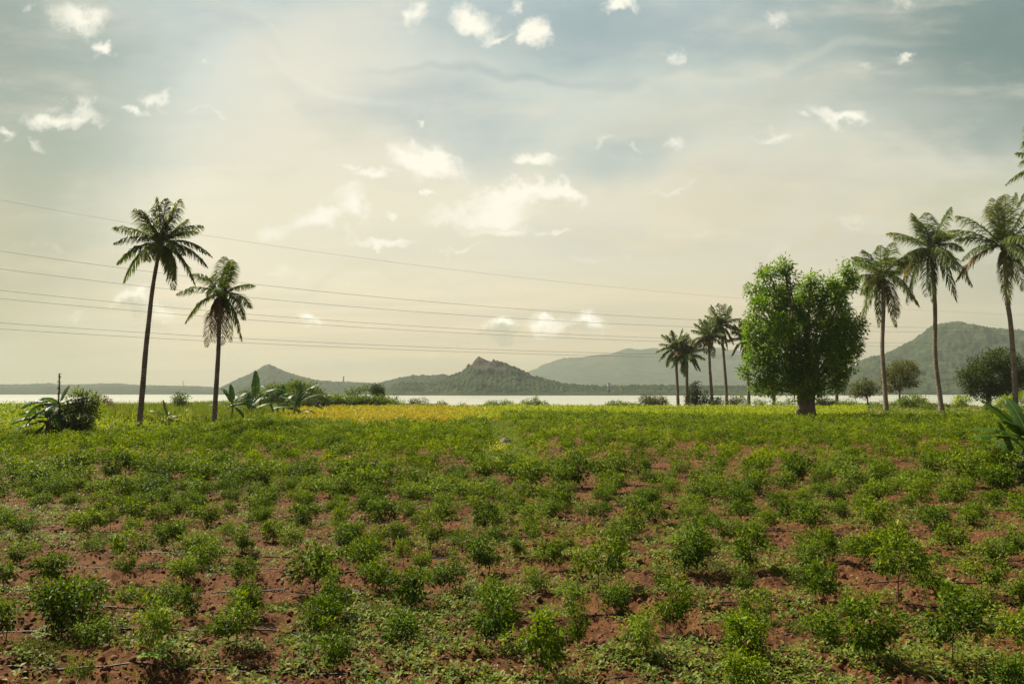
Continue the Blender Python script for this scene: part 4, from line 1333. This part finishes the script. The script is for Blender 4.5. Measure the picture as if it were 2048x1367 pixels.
for (x_, y_, a_, b_, nm) in hedge:
    LP('hedge_bush', f'{nm} low green bush from the left in the shore hedge', 'bush', 152, [(x_, y_ - 1, a_ * 1.1, b_ + 3), (x_ + a_ * .7, y_ + 2, a_ * .7, b_ * .9), (x_ - a_ * .7, y_ + 3, a_ * .7, b_ * .9)], (x_, 815), M['bush'], .38, .85, .08, 'low hedge bushes on the shore', multi=True)
LP('thin_tree', 'thin open tree leaning right above the shore hedge', 'tree', 166, [(700, 786, 9, 6), (711, 779, 9, 5), (724, 778, 8, 4), (706, 794, 9, 4), (733, 776, 5, 3)], (706, 815), M['bush'], .36, .65, .14)
LP('round_tree', 'small round topped tree above the shore hedge', 'tree', 166, [(755, 776, 11, 8), (757, 785, 11, 8), (750, 781, 9, 7), (760, 794, 8, 5)], (756, 815), M['darkbush'], .40, .95, .18)
SHR = [(788, 797, 7, 7, 'bare twiggy shrub right of the round topped tree', 'brownbush', .2), (802, 806, 8, 5, 'small sparse shrub right of the bare twiggy shrub', 'bush', .45), (829, 803, 9, 6, 'rounded yellow-green shrub on the shore left of the rocky hill', 'olive', .6),
       (848, 801, 8, 6, 'thin brownish shrub beside the rounded yellow-green one', 'brownbush', .35), (882, 809, 12, 4, 'low sparse shrub under the left foot of the rocky hill', 'olive', .4),
       (925, 811, 8, 3, 'tiny low shrub on the shore under the rocky peak', 'bush', .5), (985, 808, 14, 4, 'low flat shrub on the shore under the hill, left of two', 'bush', .5), (1012, 807, 12, 5, 'low green shrub on the shore right of the flat one', 'bush', .55),
       (1052, 806, 10, 5, 'left half of a pair of green shrubs on the shore', 'bush', .6), (1070, 804, 9, 6, 'taller shrub with a knob on top on the shore', 'bush', .6), (1085, 808, 10, 4, 'low shrub right of the knob topped one', 'bush', .55),
       (1232, 808, 18, 5, 'wide low shrub on the shore under the pale mountain', 'bush', .5), (1262, 810, 12, 4, 'small low shrub between two wider shore shrubs', 'bush', .5), (1290, 797, 10, 8, 'feathery dark shrub left of the palm group', 'darkbush', .5),
       (1312, 801, 20, 8, 'wide olive shrub left of the palm group', 'olive', .6)]
for (x_, y_, a_, b_, lab, mt, dn) in SHR:
    LP('shore_shrub', lab, 'shrub', 168, [(x_, y_, a_, b_), (x_ + a_ * .7, y_ + b_ * .5, a_ * .6, b_ * .6), (x_ - a_ * .6, y_ + b_ * .5, a_ * .6, b_ * .6)] + ([(1071, 797, 3, 3)] if 'knob' in lab else []), (x_, 814), M[mt], .30, dn, .05, multi=True)
LP('dark_bush', 'tall dark bush between the first palms of the group', 'bush', 172, [(1391, 775, 10, 11), (1388, 790, 15, 10), (1400, 800, 17, 9), (1382, 800, 14, 8), (1415, 800, 9, 6), (1412, 788, 4, 5)], (1395, 812), M['darkbush'], .36, .65, .1, multi=True)
LP('green_bush', 'round bright green bush between two palm trunks', 'bush', 168, [(1437, 802, 10, 7), (1431, 805, 7, 6)], (1436, 812), M['tree'], .34, .75, .08, multi=True)
LP('mixed_bush', 'loose green bush right of the round bright bush', 'bush', 170, [(1466, 800, 9, 7), (1480, 797, 7, 8), (1474, 806, 14, 5), (1490, 805, 7, 5)], (1474, 812), M['bush'], .34, .55, .08, multi=True)
LP('dark_bush', 'dark thicket behind the thick trunk of the big tree', 'bush', 150, [(1644, 798, 10, 12), (1636, 806, 8, 8), (1655, 806, 14, 5)], (1644, 815), M['darkbush'], .32, .6, .08, multi=True)
LP('low_bush', 'low green bush left of the thick trunk behind the crop', 'bush', 160, [(1520, 806, 14, 4), (1560, 808, 14, 4), (1582, 805, 10, 6)], (1550, 815), M['bush'], .30, .5, .08, multi=True)
LP('low_bush', 'low green bush between big tree and small right tree', 'bush', 150, [(1672, 808, 18, 4), (1700, 808, 18, 5)], (1690, 816), M['bush'], .30, .5, .08, multi=True)
LP('small_tree', 'small olive tree with thin trunk right of the big tree', 'tree', 150, [(1731, 768, 16, 9), (1716, 778, 14, 9), (1747, 776, 14, 10), (1730, 785, 16, 8), (1706, 788, 7, 6)], (1737, 814), M['olive'], .36, .62, .16)
LP('spreading_tree', 'spreading olive tree behind the first tall right palm', 'tree', 145, [(1806, 732, 24, 9), (1826, 744, 16, 10), (1780, 742, 16, 10), (1795, 752, 24, 12), (1818, 764, 18, 10), (1790, 774, 18, 9), (1768, 758, 8, 8)], (1800, 814), M['olive'], .36, .6, .2)
LP('round_bush', 'round dark green bush below the spreading olive tree', 'bush', 135, [(1820, 801, 18, 11), (1838, 803, 13, 9), (1805, 806, 10, 7)], (1822, 816), M['bush'], .30, .7, .08, multi=True)
LP('dark_tree', 'large dark spreading tree at right behind the last palm', 'tree', 120, [(1993, 718, 34, 18), (1965, 732, 28, 18), (2020, 735, 28, 20), (1945, 752, 26, 18), (1985, 755, 40, 24), (2030, 765, 22, 22), (1926, 752, 14, 13), (1970, 780, 28, 16), (2005, 783, 26, 14), (1945, 775, 14, 12), (2065, 750, 30, 26)],
   (1976, 818), M['darkbush'], .34, .6, .4, spread=.8)
LP('low_bush', 'bright low bush left of the dark spreading tree', 'bush', 125, [(1925, 800, 16, 7), (1912, 804, 10, 5)], (1922, 815), M['lime'], .28, .6, .06, multi=True)
LP('low_bush', 'yellow-green bush under the dark spreading tree at right edge', 'bush', 112, [(2020, 800, 20, 9), (2050, 795, 20, 12), (2000, 806, 14, 6)], (2025, 822), M['lime'], .28, .55, .06, multi=True)
LP('low_bush', 'dark low scrub on the bank between right palms', 'bush', 118, [(1852, 812, 12, 6), (1872, 814, 12, 5)], (1860, 822), M['bush'], .26, .5, .06, multi=True)
LP('corner_bush', 'weedy green bush under the near banana plant at right', 'bush', 36, [(2010, 935, 30, 12), (1975, 925, 22, 10), (2045, 930, 30, 16), (1985, 900, 18, 14), (2030, 900, 30, 20)], (2015, 950), M['bush'], .13, .6, .04, multi=True)


# ------------------------------------------------------------------ coconut palms
def frond(A, O, T, rise, rng, nl=44, lw=.055, ll=.85, dry=0):
    O = np.array(O, float); T = np.array(T, float)
    Cp = O * .45 + T * .55 + np.array([0, 0, rise])
    n_ = 14
    t = np.linspace(0, 1, n_)[:, None]
    pts = (1 - t) ** 2 * O + 2 * t * (1 - t) * Cp + t ** 2 * T
    A.tube(pts, np.linspace(.045, .012, n_) * max(1, lw / .055 * .8), 4, .7)
    L = np.linalg.norm(T - O) + abs(rise) * .3
    ts = np.linspace(.10, .995, nl)
    pp = np.stack([np.interp(ts, t[:, 0], pts[:, k_]) for k_ in range(3)], 1)
    tg = np.gradient(pp, axis=0); tg /= np.linalg.norm(tg, axis=1, keepdims=True) + 1e-9
    up = np.array([0, 0, 1.0])
    sd_ = np.cross(tg, up)
    nrm_ = np.linalg.norm(sd_, axis=1, keepdims=True)
    alt = np.array([rng.normal(), rng.normal(), 0]); alt /= np.linalg.norm(alt)
    sd_ = np.where(nrm_ > .25, sd_ / (nrm_ + 1e-9), alt)
    tw = rng.uniform(-.5, .5)
    ln = ll * (np.sin(np.clip(ts * .86 + .12, 0, 1) * pi) ** .7) * rng.uniform(.85, 1.15, nl)
    for sg in (-1, 1):
        d1 = sg * sd_ * .75 + tg * .65 + np.array([0, 0, -.22 + .15 * tw * sg]) + rng.normal(size=(nl, 3)) * .10
        d1 /= np.linalg.norm(d1, axis=1, keepdims=True)
        d2 = d1 * .75 + np.array([0, 0, -.75]) + rng.normal(size=(nl, 3)) * .08
        d2 /= np.linalg.norm(d2, axis=1, keepdims=True)
        wv_ = np.cross(d1, up + rng.normal(size=(nl, 3)) * .6)
        wv_ /= np.linalg.norm(wv_, axis=1, keepdims=True) + 1e-9
        hw = wv_ * lw * .5
        p1 = pp + d1 * (ln * .5)[:, None]; p2 = p1 + d2 * (ln * .5)[:, None]
        Vl = np.stack([pp - hw * .5, pp + hw * .5, p1 + hw, p1 - hw, p2 + hw * .15, p2 - hw * .15], 1).reshape(-1, 3)
        o_ = (np.arange(nl) * 6)[:, None]
        Fl = np.vstack([o_ + np.array([[0, 1, 2, 3]]), o_ + np.array([[3, 2, 4, 5]])])
        rn = np.clip(rng.uniform(0, .6, nl) + .25 * ts + rng.uniform(0, .2), 0, 1)
        A.add(Vl, [Fl], np.concatenate([rn, rn]))


def palm(label, D, trunk_px, org, tips, wid, extra=10, seed=1, R=None, nl=44, lw=.055, ll=.85, nuts=True, dryfr=0.08, group=None, skirt=0):
    s = D / FPX
    b = P(trunk_px[0][0], trunk_px[0][1], D)
    zb = float(ground_h(np.array([b.x]), np.array([b.y]))[0])
    b.z = zb
    rg = np.random.default_rng(seed)
    root = empty('coconut_palm', b, label, 'palm tree', group)
    pts = np.array([np.array(P(x_, y_, D) - b) for (x_, y_) in trunk_px])
    pts[0, 2] = -.3
    # smooth trunk
    tq = np.linspace(0, len(pts) - 1, 26)
    sm = np.stack([np.interp(tq, np.arange(len(pts)), pts[:, k_]) for k_ in range(3)], 1)
    for _ in range(3): sm[1:-1] = (sm[:-2] + sm[1:-1] * 2 + sm[2:]) / 4
    w0, w1 = wid[0] * s * .44, wid[1] * s * .42
    rad = w1 + (w0 - w1) * np.linspace(1, 0, 26) ** 1.3
    rad[0] *= 1.45; rad[1] *= 1.2
    rad *= 1 + .04 * np.sin(np.arange(26) * 2.1)
    T = Acc(); T.tube(sm, rad, 12); T.build('trunk', M['palmtrunk'], root, True)
    O = np.array(P(org[0], org[1], D) - b)
    # boss of leaf bases
    A = Acc()
    for q_ in range(16):
        a_ = q_ * 2.4; e_ = .3 + .9 * rg.uniform()
        dv = np.array([cos(a_), sin(a_), e_])
        A.tube(np.array([O + np.array([0, 0, -.6]), O + np.array([0, 0, -.35]) + dv * .22, O + dv * .5]), [w1 * .7, w1 * .45, .05], 6)
    A.build('crownshaft', M['dry'], root)
    if nuts:
        A = Acc()
        n_ = int(11)
        a_ = rg.uniform(0, 2 * pi, n_)
        pc = O + np.stack([np.cos(a_) * rg.uniform(.25, .6, n_), np.sin(a_) * rg.uniform(.25, .6, n_), rg.uniform(-.8, -.1, n_)], 1)
        sc_ = rg.uniform(.12, .17, n_)
        A.scat((ICO, [ICOF]), pc, frames(rdirs(n_, rg)), np.stack([sc_, sc_, sc_ * 1.2], 1), rg.uniform(0, 1, n_))
        A.tube(np.array([O + np.array([0, 0, -.9]), O]), [w1 * 1.1, w1 * 1.1], 8)
        A.build('coconut_bunch', M['coconut'], root, True)
    Rp = R or max(math.hypot(t_[0] - org[0], t_[1] - org[1]) for t_ in tips) * .9
    fl = []
    for (tx, ty) in tips:
        L0 = math.hypot(tx - org[0], ty - org[1])
        vz = (org[1] - ty) / max(L0, 1)
        dep = math.sqrt(max(Rp ** 2 - L0 ** 2, 0)) * rg.choice([-1, 1]) * rg.uniform(.3, .8)
        Tp = np.array(P(tx, ty, D) - b); Tp[1] += dep * s
        Lr = np.linalg.norm(Tp - O)
        rise = Lr * (.10 if vz > .75 else .22 if vz > .2 else .34 if vz > -.5 else .40)
        fl.append((Tp, rise))
    for q_ in range(extra):
        a_ = q_ * 2.399 + seed; e_ = rg.uniform(-.9, .9)
        front = rg.choice([-1, 1])
        dv = np.array([cos(a_) * .45, front * abs(sin(a_)) + .2 * front, e_]); dv /= np.linalg.norm(dv)
        Lr = Rp * s * rg.uniform(.75, .95)
        Tp = O + dv * Lr
        fl.append((Tp, Lr * (.2 if e_ > .4 else .36)))
    for (Tp, rise) in fl:
        A = Acc()
        low = Tp[2] < O[2] - .3 * np.linalg.norm(Tp - O)
        frond(A, O + rg.normal(size=3) * .06, Tp, rise, rg, nl, lw, ll * rg.uniform(.85, 1.1))
        A.build('frond', M['frond_dry'] if (low and rg.uniform() < dryfr) else M['frond'], root)
    return root


def cz(lst, x0, y0, sc=4.02): return [(x0 + a / sc, y0 + b / sc) for a, b in lst]


palm('tall coconut palm at left, the taller of the pair', 56.5, [(277, 868), (280, 830), (286, 770), (291, 700), (298, 640), (303, 590), (310, 545), (319, 500)], (322, 487),
     cz([(110, 342), (170, 490), (175, 640), (190, 780), (335, 300), (405, 130), (440, 90), (505, 95), (575, 135), (655, 120), (845, 335), (650, 245), (900, 575), (860, 655), (765, 800), (545, 825), (500, 740), (640, 740), (380, 240), (690, 330), (430, 250)], 200, 370),
     (14, 8.5), 4, 4, nl=70, lw=.068, ll=1.1, dryfr=.2, group='coconut palms')
palm('shorter coconut palm of the left pair, right of the tall one', 65, [(428, 857), (430, 810), (434, 750), (437, 700), (438, 660), (440, 620), (442, 596)], (443, 588),
     cz([(865, 690), (940, 550), (1010, 582), (1110, 625), (1165, 775), (1262, 1000), (1200, 1088), (1140, 1250), (1040, 1255), (985, 1285), (855, 1295), (715, 1115), (672, 890), (770, 725), (905, 1260), (1080, 640), (900, 720)], 200, 370),
     (12.5, 8), 3, 9, nl=66, lw=.072, ll=1.15, dryfr=.15, group='coconut palms')
palm('coconut palm directly right of the big leafy tree', 112, [(1773, 826), (1770, 780), (1766, 730), (1764, 690), (1766, 650), (1768, 600), (1764, 562)], (1763, 553),
     cz([(30, 605), (80, 800), (140, 1050), (270, 1100), (410, 1100), (455, 1020), (570, 940), (500, 640), (475, 505), (330, 445), (215, 455), (130, 510), (190, 480), (400, 560), (350, 1000)], 1690, 380),
     (10.5, 8), 7, 15, nl=62, lw=.118, ll=2.0, group='coconut palms')
palm('slender tall coconut palm second from the right edge', 112, [(1884, 828), (1880, 790), (1872, 740), (1869, 690), (1871, 640), (1869, 580), (1864, 520), (1860, 505)], (1861, 498),
     cz([(365, 395), (440, 305), (590, 165), (650, 170), (730, 150), (790, 165), (865, 285), (1000, 470), (1020, 775), (900, 895), (685, 905), (500, 920), (385, 660), (430, 750), (955, 340), (740, 830), (520, 560)], 1690, 380),
     (11, 8), 7, 22, nl=64, lw=.118, ll=2.1, group='coconut palms')
palm('coconut palm with hanging dry fronds nearest the right edge', 105, [(2032, 832), (2031, 790), (2028, 740), (2025, 690), (2021, 640), (2014, 600), (2011, 540), (2010, 505)], (2008, 495),
     cz([(935, 190), (900, 300), (1100, 100), (1210, 70), (1290, 35), (1330, 40), (1430, 90), (1500, 200), (895, 580), (1010, 700), (1560, 430), (1600, 600), (1500, 800), (1400, 840), (1310, 960), (965, 370), (1650, 380), (1270, 900), (1240, 100)], 1690, 380),
     (12, 9), 7, 31, nl=64, lw=.118, ll=2.1, dryfr=.3, group='coconut palms')
palm('coconut palm mostly beyond the right edge, only frond tips in view', 78, [(2130, 850), (2128, 700), (2122, 560), (2118, 430), (2112, 350)], (2110, 335),
     [(2034, 290), (2032, 360), (2050, 250), (2046, 410), (2100, 230), (2150, 240), (2190, 300), (2190, 380), (2160, 440), (2110, 440), (2070, 440)], (12, 9), 6, 41, nl=64, lw=.10, ll=1.5, group='coconut palms')


def small_palm(label, D, tpx, org, R, seed, lean=0, up=8, dn=7):
    rg = np.random.default_rng(seed)
    tips = []
    for q_ in range(up):
        a_ = radians(20 + 140 * (q_ + .5) / up + rg.normal() * 7)
        tips.append((org[0] + cos(a_) * R * rg.uniform(.8, 1.05), org[1] - sin(a_) * R * rg.uniform(.85, 1.1)))
    for q_ in range(dn):
        a_ = radians(-175 + 170 * (q_ + .5) / dn + rg.normal() * 8)
        tips.append((org[0] + cos(a_) * R * rg.uniform(.8, 1.1), org[1] - sin(a_) * R * rg.uniform(.75, 1.15)))
    palm(label, D, tpx, org, tips, (8, 6), 6, seed, nl=42, lw=.17, ll=1.75, dryfr=.3, group='coconut palms', nuts=True)


small_palm('leftmost coconut palm of the distant group', 176, [(1356.5, 812), (1355, 780), (1353, 740), (1352, 708)], (1352, 699), 42, 51)
small_palm('short coconut palm with drooping dry fronds, second of the group', 174, [(1374, 812), (1374, 780), (1374, 740), (1374, 722)], (1374, 712), 40, 52)
small_palm('third coconut palm from the left in the distant group', 172, [(1425, 812), (1423, 780), (1420, 740), (1418, 690)], (1417, 676), 42, 53)
small_palm('tallest coconut palm of the distant group', 175, [(1454, 812), (1452, 770), (1448, 720), (1444, 670)], (1442, 652), 44, 54)
small_palm('coconut palm half hidden by the left side of big tree', 173, [(1498, 812), (1497, 770), (1494, 720), (1490, 690)], (1490, 681), 42, 55)
small_palm('palm behind the big tree, only its trunk showing', 165, [(1548, 813), (1548, 770), (1549, 720), (1550, 670)], (1550, 662), 38, 56)
small_palm('palm behind the right side of big tree, fronds peeking out', 160, [(1674, 814), (1673, 780), (1672, 740), (1671, 700), (1672, 682)], (1673, 672), 54, 57)


# ------------------------------------------------------------------ banana plants
def banana_leaf(A, O, az, e0, L, Wd, rng, bend=1.2, torn=.3):
    n_ = 16
    t = np.linspace(0, 1, n_)
    el = e0 - bend * t ** 1.3
    dl = L / (n_ - 1)
    dirs = np.stack([np.cos(az) * np.cos(el), np.sin(az) * np.cos(el), np.sin(el)], 1)
    pts = np.array(O) + np.vstack([np.zeros(3), np.cumsum(dirs[:-1] * dl, 0)])
    side = np.array([-sin(az), cos(az), 0])
    A.tube(pts, np.linspace(.03, .006, n_) * L / 1.8, 4, .95)
    wd = Wd * .5 * np.clip(np.sin(np.clip((t - .14) / .86, 0, 1) ** .75 * pi), 0, 1) ** .55
    nrm = np.cross(dirs, side)
    for sg in (-1, 1):
        base_r = rng.uniform(.2, .7)
        dro = rng.uniform(.2, .6)
        hang = dro
        for k_ in range(2, n_ - 1):
            if rng.uniform() < torn: hang = rng.uniform(.1, 1.1)
            gap = .93 if rng.uniform() < torn else 1.0
            p0, p1 = pts[k_], pts[k_] * (1 - gap) + pts[k_ + 1] * gap
            def out(pp_, w_, dvec):
                m1 = pp_ + (side * sg * .95 + np.array([0, 0, .12])) * w_ * .5 + dvec * w_ * .12
                m2 = m1 + (side * sg * cos(hang) + np.array([0, 0, -sin(hang)])) * w_ * .55 + dvec * w_ * .12
                return m1, m2
            a1, a2 = out(p0, wd[k_], dirs[k_]); b1, b2 = out(p1, wd[k_ + 1] if gap == 1 else wd[k_], dirs[k_])
            Vq = np.array([p0, p1, b1, a1, b2, a2])
            A.add(Vq, [np.array([[0, 1, 2, 3], [3, 2, 4, 5]])], np.full(2, np.clip(base_r + rng.normal() * .08, 0, 1)))


def banana(label, px, py, D, h, leaves, seed, Lf=1.8, Wd=.5, stemr=.11, stems=1, dry=0, torn=.3, spike=None, bs=1.0):
    b = P(px, py, D); b.z = gh(b.x, b.y)
    root = empty('banana_plant', b, label, 'banana plant', 'banana plants')
    rg = np.random.default_rng(seed)
    S_ = Acc()
    tops = []
    for q_ in range(stems):
        o_ = np.array([rg.normal() * .35 * (q_ > 0), rg.normal() * .35 * (q_ > 0), 0]); hh_ = h * (1 if q_ == 0 else rg.uniform(.5, .85))
        tp = o_ + np.array([rg.normal() * .08, rg.normal() * .08, hh_])
        S_.tube(np.array([o_ + np.array([0, 0, -.15]), o_ * .9 + tp * .1, (o_ + tp) / 2, tp]), [stemr * 1.3, stemr * 1.15, stemr * .9, stemr * .5], 9)
        tops.append(tp)
    S_.build('stem', M['stem'], root, True)
    for (az, el, ls) in leaves:
        tp = tops[rg.integers(0, stems)] if stems > 1 else tops[0]
        A = Acc()
        banana_leaf(A, tp + np.array([0, 0, -.08]), radians(az), radians(el), Lf * ls, Wd * ls, rg, bend=rg.uniform(.7, 1.5) * bs if el < 70 else rg.uniform(.1, .5), torn=torn)
        A.build('leaf', M['dry'] if (dry and rg.uniform() < dry) else M['banana'], root, False)
    if spike:
        A = Acc()
        z0 = h; n_ = 90
        A.tube(np.array([[0, 0, z0 - .1], [.02, 0, z0 + spike * .5], [.0, 0, z0 + spike]]), [.05, .045, .03], 6)
        zz_ = rg.uniform(z0 + .1, z0 + spike, n_)
        dd_ = rdirs(n_, rg); dd_[:, 2] = np.abs(dd_[:, 2]) * .8
        A.scat(LEAF1, np.stack([zz_ * 0, zz_ * 0, zz_], 1), frames(dd_), np.stack([np.full(n_, .16), np.full(n_, .08), np.full(n_, .1)], 1), rg.uniform(0, 1, n_))
        A.build('flower_spike', M['darkbush'], root)
    return root


# left: old clump with drooping leaves and a tall spike (angles: 0 = right, 90 = away, 180 = left)
banana('drooping banana plant with a tall spike at far left', 114, 886, 47, 2.3, [(180, 25, 1.1), (170, 10, 1.15), (195, 0, 1.0), (200, -15, 1), (185, -30, .9), (150, 30, .9), (10, 30, .9), (-20, 20, .8), (260, 40, .8), (280, 10, .9), (90, 50, .8), (120, 60, .7), (60, 70, .6), (240, -40, .8), (300, -30, .8)],
       61, 2.2, .75, .18, 3, 0, .4, spike=1.75)
banana('second drooping banana plant beside the one with the spike', 98, 882, 48, 1.5, [(175, 35, 1), (190, 10, 1.1), (165, -10, .9), (200, -30, .9), (10, 30, 1), (120, 65, .8), (80, 50, .8), (270, 30, .8)], 71, 2.1, .7, .14, 2, 0, .4)
banana('small banana plant with torn leaves between the two left palms', 336, 851, 70, .8, [(178, 42, 1.2), (150, 70, .9), (20, 25, 1), (95, 55, .7), (200, 15, .8), (340, 10, .8)], 62, 1.9, .42, .09, 1, 0, .4)
banana('low banana plant right behind the small torn one', 366, 838, 82, .6, [(5, 35, .9), (175, 45, .9), (60, 60, .8), (120, 30, .8)], 63, 1.9, .42, .08)
banana('low banana sucker at the foot of the shorter palm', 392, 851, 70, .35, [(170, 40, .9), (20, 35, .9), (100, 70, .6), (200, 20, .8)], 64, 1.1, .28, .06)
banana('slim banana plant with upright leaves right of shorter palm', 463, 849, 72, 1.75, [(150, 68, 1.0), (125, 78, .9), (40, 66, 1.05), (175, 25, 1.1), (5, 25, 1.0), (20, 45, .9), (190, -20, .7), (330, -10, .8)], 65, 2.4, .6, .11, 1, 0, .35)
banana('banana plant with one tall raised leaf in the left clump', 520, 838, 86, 2.6, [(110, 82, 1.25), (170, 35, 1.1), (10, 35, 1.1), (30, 20, 1), (195, 10, 1.0), (150, 60, .9), (340, -20, .9), (215, -30, .9)], 66, 3.0, .75, .14, 2, 0, .35)
banana('middle banana plant of the left clump', 556, 832, 92, 2.3, [(160, 50, 1), (60, 60, 1), (10, 30, 1.1), (180, 10, 1), (200, -10, .9), (350, 0, .9), (110, 75, .9)], 67, 2.9, .75, .14, 2, 0, .35)
banana('bushy banana plant with many leaves in front of the shore tree', 588, 838, 87, 1.6, [(35, 58, 1.3), (15, 40, 1.3), (150, 55, 1.1), (100, 78, 1.1), (175, 30, 1.1), (0, 15, 1.1), (200, 10, 1), (60, 70, 1.1), (330, 20, .9)], 68, 3.1, .75, .13, 2, 0, .35)
banana('low banana plant at the front of the left clump', 495, 842, 80, .9, [(170, 40, 1), (10, 40, 1), (60, 60, 1), (120, 70, .9), (200, 0, 1), (340, 0, .9)], 69, 2.4, .65, .12)
# near right corner
banana('large near banana plant with broad leaves at the right edge', 2060, 965, 26.4, 1.35, [(182, 50, 1.0), (172, 30, .9), (188, 18, 1.0), (178, 0, .95), (195, -15, .9), (165, -35, .8), (205, 40, .8), (200, 65, .7), (230, 30, .9), (250, 0, .9), (150, 62, .8), (90, 60, .9), (20, 50, 1), (340, 30, 1), (260, 20, .8)],
       70, 2.2, .62, .14, 2, 0, .3, bs=.6)
banana('second leafy banana plant tucked behind the broad leaves at right edge', 2046, 948, 28.5, .9, [(170, 65, .9), (190, 70, .8), (215, 15, 1), (160, 10, 1), (185, -30, .9), (150, -10, .8), (200, 30, 1), (240, 45, .9), (100, 60, .8), (20, 50, .8)], 72, 1.9, .5, .12, 2, 0, .45)


# ------------------------------------------------------------------ power lines
def wire(nm, pts, r_, label):
    pp = np.array(pts, float)
    co = np.polyfit(pp[:, 0], pp[:, 1], 2)
    # plan line: nearer at left, receding to the right
    ax, _ = ray(-150, 600); bx, _ = ray(2250, 600)
    A0 = np.array([ax * 125, 125.0]); B0 = np.array([bx * 250, 250.0])
    out = []
    for t in np.linspace(-.05, 1.05, 60):
        q_ = A0 + (B0 - A0) * t
        px = CX + q_[0] / q_[1] * FPX
        py = np.polyval(co, px)
        w = P(px, py, q_[1]); out.append((q_[0], q_[1], w.z))
    A = Acc(); A.tube(np.array(out), np.full(len(out), r_), 6)
    o = A.build('power_line', M['wire'], smooth=True)
    tag(o, label, 'power line', 'power lines crossing the sky')


wire('w', [(0, 404), (420, 470), (775, 523), (1300, 583), (1490, 597), (1900, 622)], 0.016, 'topmost thin power line crossing the sky')
wire('w', [(0, 506), (240, 534), (500, 565), (1300, 638), (1760, 652), (2048, 656)], .027, 'second power line from the top')
wire('w', [(0, 539), (500, 594), (1300, 652), (1760, 661), (2048, 664)], .027, 'third power line from the top')
wire('w', [(0, 581), (500, 628), (1300, 676), (1760, 683), (2048, 686)], .027, 'fourth power line from the top')
wire('w', [(0, 597), (500, 640), (1300, 682), (1760, 691), (2048, 694)], .027, 'fifth power line from the top')
wire('w', [(0, 645), (500, 678), (1300, 708), (1760, 713), (2048, 715)], .027, 'sixth power line from the top')
wire('w', [(0, 657), (500, 687), (1300, 713), (1760, 718), (2048, 720)], .027, 'lowest of the seven power lines')


# ------------------------------------------------------------------ birds
def bird(px, py, D, s_, label, flap=.5, yaw=0.0):
    A = Acc()
    A.tube(np.array([[-.5, 0, 0], [-.3, 0, .02], [0, 0, .03], [.3, 0, .03], [.42, 0, .06], [.55, 0, .05], [.62, 0, .04]]) * s_, np.array([.02, .07, .12, .10, .07, .05, .01]) * s_, 8)
    A.add(np.array([[-.45, .02, 0], [-.45, -.02, 0], [-.8, -.1, -.01], [-.8, .1, -.01]]) * s_, [np.array([[0, 1, 2, 3]])])
    o = A.build('bird', M['bird'])
    o.location = P(px, py, D); o.rotation_euler = (0, 0, yaw)
    for sg in (-1, 1):
        B = Acc()
        B.add(np.array([[.22, sg * .05, .05], [-.18, sg * .05, .05], [-.25, sg * .5, .05 + flap * .5], [.12, sg * .5, .05 + flap * .5], [-.2, sg * 1.0, .05 + flap * .7]]) * s_,
              [np.array([[0, 1, 2, 3]]), np.array([[3, 2, 4]])])
        B.build('wing', M['bird'], o)
    tag(o, label, 'bird', 'birds')


bird(773.5, 522, 176, .28, 'small dark bird at the topmost power line left of centre', -.4, .4)
bird(1283.5, 711, 150, .30, 'upper small dark bird flying before the pale mountain', .5, 1.2)
bird(1268, 727, 150, .24, 'lower small dark bird flying before the pale mountain', -.3, 2.0)

# ------------------------------------------------------------------ pump outlet by the shorter palm
p = P(497, 853, 70); z0 = gh(p.x, p.y)
ro = empty('water_outlet', (p.x, p.y, z0), 'white elbow water outlet pipe right of the shorter palm', 'water outlet')
A = Acc(); A.tube(np.array([[-.35, 0, -.1], [-.35, 0, .35], [-.33, 0, .5]]), [.07, .07, .07], 10); A.build('post', M['dry'], ro)
A = Acc(); A.tube(np.array([[-.42, 0, .52], [0, 0, .55], [.35, 0, .55], [.42, 0, .45], [.43, 0, .3]]), [.075, .08, .08, .08, .085], 10); A.build('elbow_pipe', M['white'], ro, True)
for (px, py, L_, yw_, lab) in [(488, 858, .6, .25, 'short white pipe lying on the ground below the outlet'), (440, 859, .9, 0.0, 'pale weathered log lying at the foot of the shorter palm')]:
    D_ = Dg(py); q_ = P(px, py, D_)
    A = Acc(); A.tube(np.array([[-L_ / 2, 0, 0], [0, .02, .02], [L_ / 2, 0, .05]]), [.06, .065, .05], 8)
    o = A.build('pipe_piece' if 'pipe' in lab else 'log', M['white'] if 'pipe' in lab else M['rock'], smooth=True)
    o.location = (q_.x, q_.y, gh(q_.x, q_.y) + .25); o.rotation_euler = (0, 0, yw_)
    tag(o, lab, 'pipe' if 'pipe' in lab else 'log')
